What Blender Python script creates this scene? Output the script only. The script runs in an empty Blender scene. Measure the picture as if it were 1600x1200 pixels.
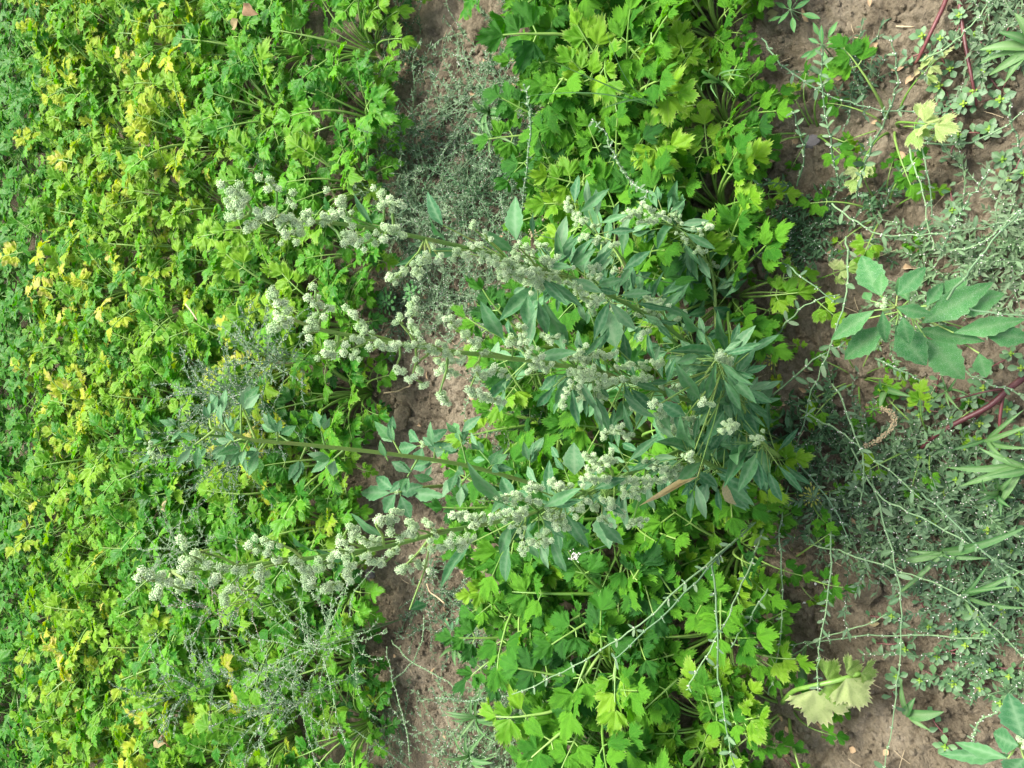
import bpy, math, random, bisect
import numpy as np
from mathutils import Vector, Matrix

R = math.radians
rng = random.Random(7)
scene = bpy.context.scene
C = scene.collection

# ------------------------------------------------------------------ camera, light
CAM_H, PITCH, FPX = 1.5, R(53), 1245.0
fv = Vector((0, math.cos(PITCH), -math.sin(PITCH)))
uv_ = Vector((0, math.sin(PITCH), math.cos(PITCH)))
CX, CY, CZ = -uv_, Vector((1, 0, 0)), -fv          # camera held on its side: picture left is up
cam = bpy.data.cameras.new('camera')
cam.sensor_width = 36.0
cam.lens = 36.0 * FPX / 1600.0
cam.clip_start, cam.clip_end = 0.02, 500
co = bpy.data.objects.new('camera', cam)
C.objects.link(co)
m = Matrix.Identity(4)
for i, a in enumerate((CX, CY, CZ)):
    for k in range(3):
        m[k][i] = a[k]
m.translation = (0, 0, CAM_H)
co.matrix_world = m
scene.camera = co
CAM = Vector((0, 0, CAM_H))

SUN_EL, SUN_AZ = R(62), R(40)                     # azimuth from +Y towards +X
w = bpy.data.worlds.new('World')
scene.world = w
w.use_nodes = True
nt = w.node_tree
sky = nt.nodes.new('ShaderNodeTexSky')
sky.sky_type = 'NISHITA'
sky.sun_disc = False
sky.sun_elevation = SUN_EL
sky.sun_rotation = SUN_AZ
sky.dust_density = 4.0
sky.air_density = 1.0
hz = nt.nodes.new('ShaderNodeHueSaturation')
hz.inputs['Saturation'].default_value = .55           # milky, half overcast sky
nt.links.new(sky.outputs[0], hz.inputs['Color'])
nt.links.new(hz.outputs[0], nt.nodes['Background'].inputs[0])
nt.nodes['Background'].inputs[1].default_value = 0.11
sl = bpy.data.lights.new('sun', 'SUN')
sl.energy = 2.6
sl.angle = R(28)
sl.color = (1.0, 0.96, 0.88)
so = bpy.data.objects.new('sun', sl)
C.objects.link(so)
sd = Vector((math.sin(SUN_AZ) * math.cos(SUN_EL), math.cos(SUN_AZ) * math.cos(SUN_EL), math.sin(SUN_EL)))
so.rotation_euler = sd.to_track_quat('Z', 'Y').to_euler()
vs = scene.view_settings
vs.view_transform = 'Standard'
vs.look = 'None'
vs.gamma = 1.0
vs.use_curve_mapping = False
vs.exposure = 1.46
scene.render.engine = 'CYCLES'
scene.cycles.max_bounces = 6
scene.cycles.transmission_bounces = 5
scene.cycles.diffuse_bounces = 4


def ray(px, py):
    return (fv * FPX + CX * (px - 800) + CY * (600 - py)).normalized()


def at_z(px, py, z):
    d = ray(px, py)
    return CAM + d * ((z - CAM_H) / d.z)


def at_y(px, py, y):
    d = ray(px, py)
    return CAM + d * (y / d.y)


def depth(p):
    return (p - CAM).dot(fv)


def mpp(p):
    return depth(p) / FPX


def to_px(p):
    d = p - CAM
    z = d.dot(fv)
    return 800 + FPX * d.dot(CX) / z, 600 - FPX * d.dot(CY) / z


# ------------------------------------------------------------------ geometry kit
class Geo:
    def __init__(s, v=None, f=None, m=None, mi=None):
        s.v = np.zeros((0, 3)) if v is None else np.asarray(v, float).reshape(-1, 3)
        s.f = f or []
        s.m = np.zeros((len(s.v), 2)) if m is None else np.asarray(m, float).reshape(-1, 2)
        s.mi = mi if mi is not None else [0] * len(s.f)

    def xf(s, M):
        A = np.array(M)
        return Geo(s.v @ A[:3, :3].T + A[:3, 3], s.f, s.m, s.mi)


def join(gs):
    vs_, fs, ms, mi, n = [], [], [], [], 0
    for g in gs:
        if not len(g.v):
            continue
        vs_.append(g.v)
        ms.append(g.m)
        if n:
            fs.extend([tuple(i + n for i in f) for f in g.f])
        else:
            fs.extend(g.f)
        mi.extend(g.mi)
        n += len(g.v)
    if not vs_:
        return Geo()
    return Geo(np.vstack(vs_), fs, np.vstack(ms), mi)


def slot(g, i):
    return Geo(g.v, g.f, g.m, [i] * len(g.f))


def mesh(name, g, mats, smooth=True):
    me = bpy.data.meshes.new(name)
    me.from_pydata([tuple(p) for p in g.v.tolist()], [], g.f)
    if smooth:
        me.polygons.foreach_set('use_smooth', [True] * len(me.polygons))
    for mt in mats:
        me.materials.append(mt)
    if len(mats) > 1:
        me.polygons.foreach_set('material_index', g.mi)
    a = me.color_attributes.new('mask', 'FLOAT_COLOR', 'POINT')
    buf = np.zeros((len(g.v), 4))
    buf[:, :2] = g.m
    buf[:, 3] = 1
    a.data.foreach_set('color', buf.ravel())
    me.update()
    return me


def frame(p, xdir, nrm, s=1.0, sy=None, sz=None):
    x = Vector(xdir).normalized()
    n = Vector(nrm)
    n = n - x * n.dot(x)
    if n.length < 1e-5:
        n = x.orthogonal()
    n.normalize()
    y = n.cross(x)
    sy = s if sy is None else sy
    sz = s if sz is None else sz
    M = Matrix.Identity(4)
    for k in range(3):
        M[k][0], M[k][1], M[k][2], M[k][3] = x[k] * s, y[k] * sy, n[k] * sz, p[k]
    return M


def tube(pts, rad, n=5, cap=True):
    pts = [Vector(p) for p in pts]
    if not isinstance(rad, (list, tuple)):
        rad = [rad] * len(pts)
    V, F = [], []
    prev = None
    for i, p in enumerate(pts):
        t = (pts[min(i + 1, len(pts) - 1)] - pts[max(i - 1, 0)]).normalized()
        if prev is None:
            a = t.orthogonal().normalized()
        else:
            a = prev - t * prev.dot(t)
            a.normalize()
        prev = a
        b = t.cross(a)
        for k in range(n):
            an = 2 * math.pi * k / n
            V.append(p + (a * math.cos(an) + b * math.sin(an)) * rad[i])
    for i in range(len(pts) - 1):
        for k in range(n):
            F.append((i * n + k, i * n + (k + 1) % n, (i + 1) * n + (k + 1) % n, (i + 1) * n + k))
    if cap:
        F.append(tuple(range(n))[::-1])
        F.append(tuple((len(pts) - 1) * n + k for k in range(n)))
    return Geo(V, F)


def smooth_path(pts, step=4):
    pts = [Vector(p) for p in pts]
    out = []
    for i in range(len(pts) - 1):
        p0, p1, p2, p3 = pts[max(i - 1, 0)], pts[i], pts[i + 1], pts[min(i + 2, len(pts) - 1)]
        for k in range(step):
            t = k / step
            out.append(0.5 * ((2 * p1) + (p2 - p0) * t + (2 * p0 - 5 * p1 + 4 * p2 - p3) * t * t
                              + (-p0 + 3 * p1 - 3 * p2 + p3) * t ** 3))
    out.append(pts[-1])
    return out


_t = (1 + 5 ** .5) / 2
ICO_V = np.array([(-1, _t, 0), (1, _t, 0), (-1, -_t, 0), (1, -_t, 0), (0, -1, _t), (0, 1, _t), (0, -1, -_t),
                  (0, 1, -_t), (_t, 0, -1), (_t, 0, 1), (-_t, 0, -1), (-_t, 0, 1)]) / math.sqrt(1 + _t * _t)
ICO_F = [(0, 11, 5), (0, 5, 1), (0, 1, 7), (0, 7, 10), (0, 10, 11), (1, 5, 9), (5, 11, 4), (11, 10, 2), (10, 7, 6),
         (7, 1, 8), (3, 9, 4), (3, 4, 2), (3, 2, 6), (3, 6, 8), (3, 8, 9), (4, 9, 5), (2, 4, 11), (6, 2, 10),
         (8, 6, 7), (9, 8, 1)]


def ico_sub(V, F):
    V = [Vector(v) for v in V]
    mid, NF = {}, []

    def mp(a, b):
        k = (min(a, b), max(a, b))
        if k not in mid:
            mid[k] = len(V)
            V.append(((V[a] + V[b]) / 2).normalized())
        return mid[k]
    for a, b, c in F:
        x, y, z = mp(a, b), mp(b, c), mp(c, a)
        NF += [(a, x, z), (b, y, x), (c, z, y), (x, y, z)]
    return np.array([tuple(v) for v in V]), NF


ICO1_V, ICO1_F = ico_sub(ICO_V, ICO_F)


def ball(p, r, hi=False, sq=(1, 1, 1), mask=0.0):
    V = (ICO1_V if hi else ICO_V) * r * np.array(sq) + np.array(tuple(p))
    return Geo(V, list(ICO1_F if hi else ICO_F), np.full((len(V), 2), mask))


def lump(r, g, amp=.25, hi=True, flat=.75):
    V = (ICO1_V if hi else ICO_V).copy()
    for i in range(len(V)):
        V[i] *= r * (1 + g.uniform(-amp, amp))
    V[:, 2] *= flat
    return Geo(V, list(ICO1_F if hi else ICO_F))


def blade(prof, L=1.0, W=0.4, fold=0.2, curl=0.2, wave=0.0, g=rng, cols=2, pet=0.0, teeth=0.0, twist=0.0):
    """leaf of length L along +X, profile half widths, cols faces each side of the midrib"""
    n = len(prof)
    V, F, M = [], [], []
    ph = g.uniform(0, 6)
    for i, h in enumerate(prof):
        t = i / (n - 1)
        for j in range(-cols, cols + 1):
            s = j / cols
            vn = .55 if (cols > 1 and i % 2 and 0 < i < n - 2) else 0
            hw = h * W * .5
            if teeth and abs(j) == cols and 0 < i < n - 1:
                hw *= 1 + (teeth if i % 2 else -teeth)
            y = s * hw
            z = fold * abs(y) - curl * t * t * L + wave * hw * math.sin(t * 9 + ph + (1.5 if j > 0 else 0)) * abs(s)
            yy = y * math.cos(twist * t) - 0 * z
            z += y * math.sin(twist * t)
            z -= .25 * vn * (1 - abs(s)) * hw * .3
            V.append((pet + t * L * (1 - .12 * curl) + .55 * abs(yy) * (1 - t) * (cols > 1), yy, z))
            M.append((1.0 if j == 0 else vn, 1.0 if abs(j) == cols else 0.0))
    k = 2 * cols + 1
    for i in range(n - 1):
        for j in range(2 * cols):
            F.append((i * k + j, (i + 1) * k + j, (i + 1) * k + j + 1, i * k + j + 1))
    return Geo(V, F, M)


RHOMB = [.04, .38, .72, .94, 1.0, .96, .86, .74, .60, .45, .28, .03]
LANCE = [.04, .34, .64, .86, .98, 1.0, .95, .85, .70, .52, .30, .03]
OVAL = [.05, .6, .9, 1.0, .95, .75, .05]
OBOV = [.12, .35, .6, .85, 1.0, .95, .6, .1]
GRASSP = [.5, .8, 1, 1, .95, .88, .75, .55, .35, .04]


# ------------------------------------------------------------------ materials
def mat(name, c1, c2, rough=.55, spec=.35, trans=.3, vein=None, edge=None, speck=None, nscale=40, tcol=None,
        bump=.15, bscale=250, c3=None):
    mt = bpy.data.materials.new(name)
    mt.use_nodes = True
    N, L = mt.node_tree.nodes, mt.node_tree.links
    b = N['Principled BSDF']
    b.inputs['Roughness'].default_value = rough
    b.inputs['Specular IOR Level'].default_value = spec
    oi = N.new('ShaderNodeObjectInfo')
    tc = N.new('ShaderNodeTexCoord')
    no = N.new('ShaderNodeTexNoise')
    no.inputs['Scale'].default_value = nscale
    no.inputs['Detail'].default_value = 3
    L.new(tc.outputs['Object'], no.inputs['Vector'])
    ad = N.new('ShaderNodeMath')
    ad.operation = 'MULTIPLY_ADD'
    L.new(no.outputs[0], ad.inputs[0])
    ad.inputs[1].default_value = 1.25
    sb = N.new('ShaderNodeMath')
    sb.operation = 'MULTIPLY_ADD'
    L.new(oi.outputs['Random'], sb.inputs[0])
    sb.inputs[1].default_value = .9
    sb.inputs[2].default_value = -.6
    L.new(sb.outputs[0], ad.inputs[2])
    rp = N.new('ShaderNodeValToRGB')
    rp.color_ramp.elements[0].position = .12
    rp.color_ramp.elements[0].color = (*c1, 1)
    rp.color_ramp.elements[1].position = .82
    rp.color_ramp.elements[1].color = (*c2, 1)
    if c3:
        e = rp.color_ramp.elements.new(.97)
        e.color = (*c3, 1)
    L.new(ad.outputs[0], rp.inputs[0])
    out = rp.outputs[0]
    at = N.new('ShaderNodeAttribute')
    at.attribute_name = 'mask'
    sp = N.new('ShaderNodeSeparateColor')
    L.new(at.outputs['Color'], sp.inputs[0])

    def mixin(fac, col, k):
        nonlocal out
        mu = N.new('ShaderNodeMath')
        mu.operation = 'MULTIPLY'
        L.new(fac, mu.inputs[0])
        mu.inputs[1].default_value = k
        mx = N.new('ShaderNodeMix')
        mx.data_type = 'RGBA'
        L.new(mu.outputs[0], mx.inputs[0])
        L.new(out, mx.inputs[6])
        mx.inputs[7].default_value = (*col, 1)
        out = mx.outputs[2]
    if vein:
        pw = N.new('ShaderNodeMath')
        pw.operation = 'POWER'
        L.new(sp.outputs[0], pw.inputs[0])
        pw.inputs[1].default_value = 2.2
        mixin(pw.outputs[0], vein[0], vein[1])
    if edge:
        pw = N.new('ShaderNodeMath')
        pw.operation = 'POWER'
        L.new(sp.outputs[1], pw.inputs[0])
        pw.inputs[1].default_value = 3
        mixin(pw.outputs[0], edge[0], edge[1])
    if speck:
        n2 = N.new('ShaderNodeTexNoise')
        n2.inputs['Scale'].default_value = speck[2]
        n2.inputs['Detail'].default_value = 4
        L.new(tc.outputs['Object'], n2.inputs['Vector'])
        mr = N.new('ShaderNodeMapRange')
        mr.inputs['From Min'].default_value = .56
        mr.inputs['From Max'].default_value = .68
        L.new(n2.outputs[0], mr.inputs[0])
        mixin(mr.outputs[0], speck[0], speck[1])
    L.new(out, b.inputs['Base Color'])
    if bump:
        n3 = N.new('ShaderNodeTexNoise')
        n3.inputs['Scale'].default_value = bscale
        n3.inputs['Detail'].default_value = 2
        L.new(tc.outputs['Object'], n3.inputs['Vector'])
        bp = N.new('ShaderNodeBump')
        bp.inputs['Strength'].default_value = bump
        bp.inputs['Distance'].default_value = .004
        L.new(n3.outputs[0], bp.inputs['Height'])
        L.new(bp.outputs[0], b.inputs['Normal'])
    if trans:
        tr = N.new('ShaderNodeBsdfTranslucent')
        hs = N.new('ShaderNodeHueSaturation')
        hs.inputs['Hue'].default_value = .5
        hs.inputs['Saturation'].default_value = 1.15
        hs.inputs['Value'].default_value = 1.25
        L.new(out, hs.inputs['Color'])
        L.new(hs.outputs[0], tr.inputs[0])
        ms = N.new('ShaderNodeMixShader')
        ms.inputs[0].default_value = trans
        L.new(b.outputs[0], ms.inputs[1])
        L.new(tr.outputs[0], ms.inputs[2])
        L.new(ms.outputs[0], N['Material Output'].inputs[0])
    return mt


VE = ((.20, .38, .06), .38)
M = {}
M['cel'] = mat('celery_green', (.036, .185, .013), (.118, .35, .020), .45, .2, .33, VE, ((.24, .42, .06), .3), nscale=30, bump=.5, bscale=110, speck=((.26, .36, .06), .35, 70))
M['cel_dark'] = mat('celery_deep_green', (.025, .12, .018), (.06, .235, .02), .42, .25, .33, VE, None, nscale=30, bump=.5, bscale=110)
M['cel_lime'] = mat('celery_lime', (.10, .28, .015), (.20, .39, .022), .5, .18, .34, ((.42, .5, .16), .6), ((.45, .52, .16), .5), nscale=30)
M['cel_yel'] = mat('celery_yellow', (.17, .33, .012), (.40, .48, .03), .55, .18, .34, ((.5, .5, .2), .5), ((.6, .45, .2), .5), nscale=40, c3=(.50, .47, .12))
M['cel_dry'] = mat('celery_withered', (.30, .24, .12), (.46, .40, .22), .8, .15, .2, None, None, nscale=50)
M['cel_pale'] = mat('celery_pale_wilted', (.20, .36, .06), (.42, .50, .20), .6, .3, .32, ((.55, .6, .32), .6), ((.62, .6, .34), .7), nscale=22)
M['stalk'] = mat('celery_stalk', (.13, .27, .04), (.25, .40, .09), .4, .5, 0, bump=.1)
M['goose'] = mat('goosefoot_leaf', (.030, .138, .048), (.088, .24, .085), .6, .25, .22, ((.22, .36, .2), .55), ((.16, .30, .17), .35), ((.2, .33, .22), .3, 90), nscale=25)
M['goose_pale'] = mat('goosefoot_leaf_pale', (.09, .24, .10), (.17, .33, .16), .65, .22, .22, ((.3, .42, .25), .5), ((.3, .42, .25), .4), ((.34, .42, .32), .4, 90), nscale=25)
M['goose_mealy'] = mat('goosefoot_leaf_mealy', (.038, .18, .045), (.08, .26, .07), .6, .3, .25, ((.2, .34, .16), .5), ((.2, .34, .16), .3), ((.36, .48, .36), .8, 110), nscale=25)
M['goose_dry'] = mat('goosefoot_leaf_withered', (.14, .24, .09), (.52, .43, .24), .8, .15, .25, nscale=30)
M['gstem'] = mat('goosefoot_stem', (.13, .27, .06), (.24, .38, .09), .5, .4, 0, speck=((.24, .15, .07), .35, 25), bump=.2)
M['seed'] = mat('goosefoot_seed', (.52, .71, .37), (.72, .86, .56), .8, .15, .12, vein=((.26, .38, .22), .8), nscale=3, bump=0)
M['kstem'] = mat('knotgrass_stem', (.12, .22, .11), (.20, .32, .15), .55, .35, 0)
M['kleaf'] = mat('knotgrass_leaf', (.07, .155, .065), (.16, .27, .125), .6, .3, .2, ((.24, .36, .22), .4), nscale=60)
M['kleaf2'] = mat('knotgrass_leaf_grey', (.075, .15, .075), (.175, .26, .14), .65, .3, .2, nscale=60)
M['kflower'] = mat('knotgrass_flower', (.62, .60, .52), (.82, .78, .74), .6, .3, .2)
M['kdry'] = mat('knotgrass_dry_stem', (.28, .22, .15), (.42, .34, .25), .7, .2, 0)
M['purs'] = mat('purslane_leaf', (.055, .15, .055), (.13, .26, .10), .38, .5, .15, None, ((.16, .17, .09), .4), nscale=40)
M['purs_c'] = mat('purslane_bud', (.20, .38, .04), (.32, .48, .06), .4, .4, .2)
M['redstem'] = mat('red_stem', (.085, .022, .024), (.16, .045, .045), .45, .45, 0, speck=((.3, .18, .12), .4, 30))
M['grass'] = mat('grass_blade', (.06, .19, .05), (.15, .30, .09), .5, .4, .3, ((.28, .4, .2), .5), nscale=25)
M['straw'] = mat('dry_straw', (.34, .25, .14), (.58, .47, .30), .7, .2, 0)
M['dryleaf'] = mat('dry_leaf', (.22, .13, .07), (.45, .32, .19), .8, .15, .1)
M['stone'] = mat('stone', (.17, .15, .155), (.29, .26, .27), .8, .2, 0, bump=.6, bscale=90)
M['fleck'] = mat('white_fleck', (.7, .68, .62), (.85, .82, .78), .7, .2, 0)
M['seedling'] = mat('seedling_leaf', (.05, .19, .06), (.10, .28, .08), .5, .35, .25, VE)
M['spike'] = mat('pigweed_spike', (.33, .27, .14), (.50, .40, .25), .8, .1, .1, nscale=200)
M['moss'] = mat('yellow_floret', (.35, .40, .08), (.5, .5, .12), .7, .2, .2)


def soil_material():
    mt = bpy.data.materials.new('dry_loam_soil')
    mt.use_nodes = True
    N, L = mt.node_tree.nodes, mt.node_tree.links
    b = N['Principled BSDF']
    b.inputs['Roughness'].default_value = .95
    b.inputs['Specular IOR Level'].default_value = .1
    tc = N.new('ShaderNodeTexCoord')

    def noise(s, d, r=.55):
        n = N.new('ShaderNodeTexNoise')
        n.inputs['Scale'].default_value = s
        n.inputs['Detail'].default_value = d
        n.inputs['Roughness'].default_value = r
        L.new(tc.outputs['Object'], n.inputs['Vector'])
        return n
    a, f = noise(7, 8, .65), noise(140, 6, .7)
    ad = N.new('ShaderNodeMath')
    ad.operation = 'MULTIPLY_ADD'
    L.new(f.outputs[0], ad.inputs[0])
    ad.inputs[1].default_value = .55
    L.new(a.outputs[0], ad.inputs[2])
    rp = N.new('ShaderNodeValToRGB')
    el = rp.color_ramp.elements
    el[0].position, el[0].color = .52, (.095, .075, .052, 1)
    el[1].position, el[1].color = 1.02, (.405, .345, .25, 1)
    e = el.new(.76)
    e.color = (.262, .218, .148, 1)
    L.new(ad.outputs[0], rp.inputs[0])
    L.new(rp.outputs[0], b.inputs['Base Color'])
    n3, n4 = noise(300, 5, .7), noise(60, 6, .7)
    a2 = N.new('ShaderNodeMath')
    a2.operation = 'MULTIPLY_ADD'
    L.new(n4.outputs[0], a2.inputs[0])
    a2.inputs[1].default_value = 3
    L.new(n3.outputs[0], a2.inputs[2])
    bp = N.new('ShaderNodeBump')
    bp.inputs['Strength'].default_value = 1.0
    bp.inputs['Distance'].default_value = .006
    L.new(a2.outputs[0], bp.inputs['Height'])
    L.new(bp.outputs[0], b.inputs['Normal'])
    return mt


M['soil'] = soil_material()


# ------------------------------------------------------------------ object helpers
def link(name, me, parent=None, Mx=None):
    o = bpy.data.objects.new(name, me)
    C.objects.link(o)
    if parent is not None:
        o.parent = parent
    if Mx is not None:
        o.matrix_basis = Mx
    return o


def root(name, p, label, cat, group=None):
    o = bpy.data.objects.new(name, None)
    o.empty_display_size = .02
    C.objects.link(o)
    o.location = p
    o['label'], o['category'] = label, cat
    if group:
        o['group'] = group
    return o


def local(rt, Mx):
    return Matrix.Translation(-rt.location) @ Mx


def part(name, g, mats, rt, smooth=True, stuff=False):
    """part from world-space geometry"""
    if not len(g.v):
        return None
    g = Geo(g.v - np.array(tuple(rt.location)), g.f, g.m, g.mi)
    o = link(name, mesh(name, g, mats if isinstance(mats, list) else [mats], smooth), rt)
    if stuff:
        o['kind'] = 'stuff'
    return o


ORD = ['', 'first', 'second', 'third', 'fourth', 'fifth', 'sixth', 'seventh', 'eighth', 'ninth', 'tenth', 'eleventh',
       'twelfth', 'thirteenth', 'fourteenth', 'fifteenth', 'sixteenth', 'seventeenth', 'eighteenth', 'nineteenth',
       'twentieth', 'twenty first', 'twenty second', 'twenty third', 'twenty fourth', 'twenty fifth']


# ------------------------------------------------------------------ ground
def vnoise(x, y, s, seed):
    X, Y = x * s, y * s
    xi, yi = np.floor(X).astype(np.int64), np.floor(Y).astype(np.int64)
    xf, yf = X - xi, Y - yi
    u, v = xf * xf * (3 - 2 * xf), yf * yf * (3 - 2 * yf)

    def h(a, b):
        n = (a * 374761393 + b * 668265263 + seed * 974634777) & 0xffffffff
        n = ((n ^ (n >> 13)) * 1274126177) & 0xffffffff
        return ((n ^ (n >> 16)) & 0xffff) / 65535.0
    return (h(xi, yi) * (1 - u) + h(xi + 1, yi) * u) * (1 - v) + (h(xi, yi + 1) * (1 - u) + h(xi + 1, yi + 1) * u) * v


def clods(x, y, s, seed):
    """rounded lumps: nearest-point distance field"""
    X, Y = x * s, y * s
    xi, yi = np.floor(X).astype(np.int64), np.floor(Y).astype(np.int64)
    best = np.full(x.shape, 9.0)
    for dx in (-1, 0, 1):
        for dy in (-1, 0, 1):
            a, b = xi + dx, yi + dy

            def h(k):
                n = (a * 374761393 + b * 668265263 + (seed + k) * 974634777) & 0xffffffff
                n = ((n ^ (n >> 13)) * 1274126177) & 0xffffffff
                return ((n ^ (n >> 16)) & 0xffff) / 65535.0
            d = np.hypot(a + h(1) - X, b + h(2) - Y) / (.55 + .6 * h(3))
            best = np.minimum(best, d)
    return np.sqrt(np.clip(1 - best ** 2, 0, 1))


def gheight(x, y):
    x = np.asarray(x, float)
    y = np.asarray(y, float)
    wx = x + .012 * (vnoise(x, y, 40, 21) - .5)
    wy = y + .012 * (vnoise(x, y, 40, 22) - .5)
    z = .05 * (vnoise(x, y, 3, 1) - .5) + .03 * (vnoise(x, y, 8, 2) - .5)
    patch = np.clip(vnoise(x, y, 5, 9) * 1.6 - .3, 0, 1)
    z = z + .020 * clods(wx, wy, 24, 3) * patch + .008 * clods(wx, wy, 62, 4) * (.35 + .65 * patch) + .008 * clods(wy, wx, 38, 14) * (1 - patch)
    z = z + .005 * clods(x, y, 130, 5)
    crack = np.abs(vnoise(wx, wy, 28, 12) - .5)
    z = z - .012 * np.clip(1 - crack / .045, 0, 1)
    z = z + .012 * (vnoise(x, y, 45, 6) - .5) + .009 * (vnoise(x, y, 120, 7) - .5) + .005 * (vnoise(x, y, 230, 8) - .5)
    z = z + .02 * np.cos((y - .8) * 2 * math.pi / 1.0)
    return z - .02


def gz(x, y):
    return float(gheight(np.array([x]), np.array([y]))[0])


def axis(lo, hi, fine, far):
    a = list(np.arange(lo, hi, fine))
    s, v = fine, hi
    while v < far:
        a.append(v)
        s *= 1.18
        v += s
    a.append(far)
    s, v = fine, lo
    b = []
    while v > -far:
        s *= 1.18
        v -= s
        b.append(max(v, -far))
    return np.array(b[::-1] + a)


gx, gy = axis(-.9, .9, .0032, 60), axis(0, 1.85, .0036, 60)
XX, YY = np.meshgrid(gx, gy)
ZZ = gheight(XX, YY)
fl = np.exp(-np.maximum(0, np.hypot(XX, YY) - 3) / 4)
ZZ = ZZ * fl
nx, ny = len(gx), len(gy)
_gxl, _gyl = gx.tolist(), gy.tolist()


def gz(x, y):
    i = min(nx - 1, max(0, bisect.bisect(_gxl, x)))
    j = min(ny - 1, max(0, bisect.bisect(_gyl, y)))
    return float(ZZ[j, i])


gme = bpy.data.meshes.new('soil_ground')
gme.vertices.add(nx * ny)
gme.vertices.foreach_set('co', np.stack([XX, YY, ZZ], -1).ravel())
idx = np.arange(nx * ny).reshape(ny, nx)
q = np.stack([idx[:-1, :-1], idx[:-1, 1:], idx[1:, 1:], idx[1:, :-1]], -1).reshape(-1, 4)
gme.loops.add(q.size)
gme.loops.foreach_set('vertex_index', q.ravel())
gme.polygons.add(len(q))
gme.polygons.foreach_set('loop_start', np.arange(len(q)) * 4)
gme.polygons.foreach_set('use_smooth', [True] * len(q))
gme.update()
gme.validate()
gme.materials.append(M['soil'])
go = link('soil_ground', gme)
go['kind'] = 'structure'

# crumbs and litter on the soil
g = random.Random(3)
crumbs = [lump(1, g, .3, False, .8) for _ in range(12)]
NC = 17000
ys = np.array([g.choice([g.uniform(.02, .62), g.uniform(1.02, 1.72), g.uniform(.02, 1.9)]) for _ in range(NC)])
xs_ = np.array([g.uniform(-.85, .85) for _ in range(NC)])
rs = .0012 + .0058 * np.array([g.random() for _ in range(NC)]) ** 5
zs = gheight(xs_, ys)
an = np.array([g.uniform(0, 6.28) for _ in range(NC)])
cv = []
for i in range(NC):
    v = crumbs[i % 12].v
    c_, s_ = math.cos(an[i]), math.sin(an[i])
    cv.append(np.stack([v[:, 0] * c_ - v[:, 1] * s_, v[:, 0] * s_ + v[:, 1] * c_, v[:, 2]], 1) * rs[i] + (xs_[i], ys[i], zs[i] + rs[i] * .3))
crg = Geo(np.vstack(cv), (np.array(ICO_F)[None] + (np.arange(NC) * 12)[:, None, None]).reshape(-1, 3).tolist())
o = link('soil_crumbs', mesh('soil_crumbs', crg, [M['soil']], False))
o['kind'] = 'stuff'
o['label'] = 'loose brown soil crumbs scattered over the bare ground between the rows'
gs = []
for i in range(420):
    y = g.choice([g.uniform(.05, .6), g.uniform(1.1, 1.7), g.uniform(1.6, 3.4)])
    x = g.uniform(-.9, .9) * (1 if y < 1.8 else 1.5)
    a, l = g.uniform(0, 6.3), g.uniform(.008, .045)
    z = gz(x, y) + .004
    p0, p1 = Vector((x, y, z)), Vector((x + l * math.cos(a), y + l * math.sin(a), z + g.uniform(0, .01)))
    gs.append(tube([p0, (p0 + p1) / 2 + Vector((0, 0, .003)), p1], .0006, 3, False))
for i in range(260):
    y = g.choice([g.uniform(.05, .6), g.uniform(1.1, 1.7), g.uniform(1.5, 3.4)])
    x = g.uniform(-.9, .9) * (1 if y < 1.8 else 1.5)
    b = blade([.1, .8, 1, .7, .1], g.uniform(.008, .026), g.uniform(.006, .014), .6, .5, .4, g, 1)
    gs.append(slot(b, 1).xf(frame((x, y, gz(x, y) + .006), (g.uniform(-1, 1), g.uniform(-1, 1), g.uniform(-.2, .2)), (g.uniform(-.5, .5), g.uniform(-.5, .5), 1))))
o = link('plant_litter', mesh('plant_litter', join(gs), [M['straw'], M['dryleaf']]))
o['kind'] = 'stuff'
o['label'] = 'dry straw bits and crumpled dead leaf fragments lying on the soil'


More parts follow.
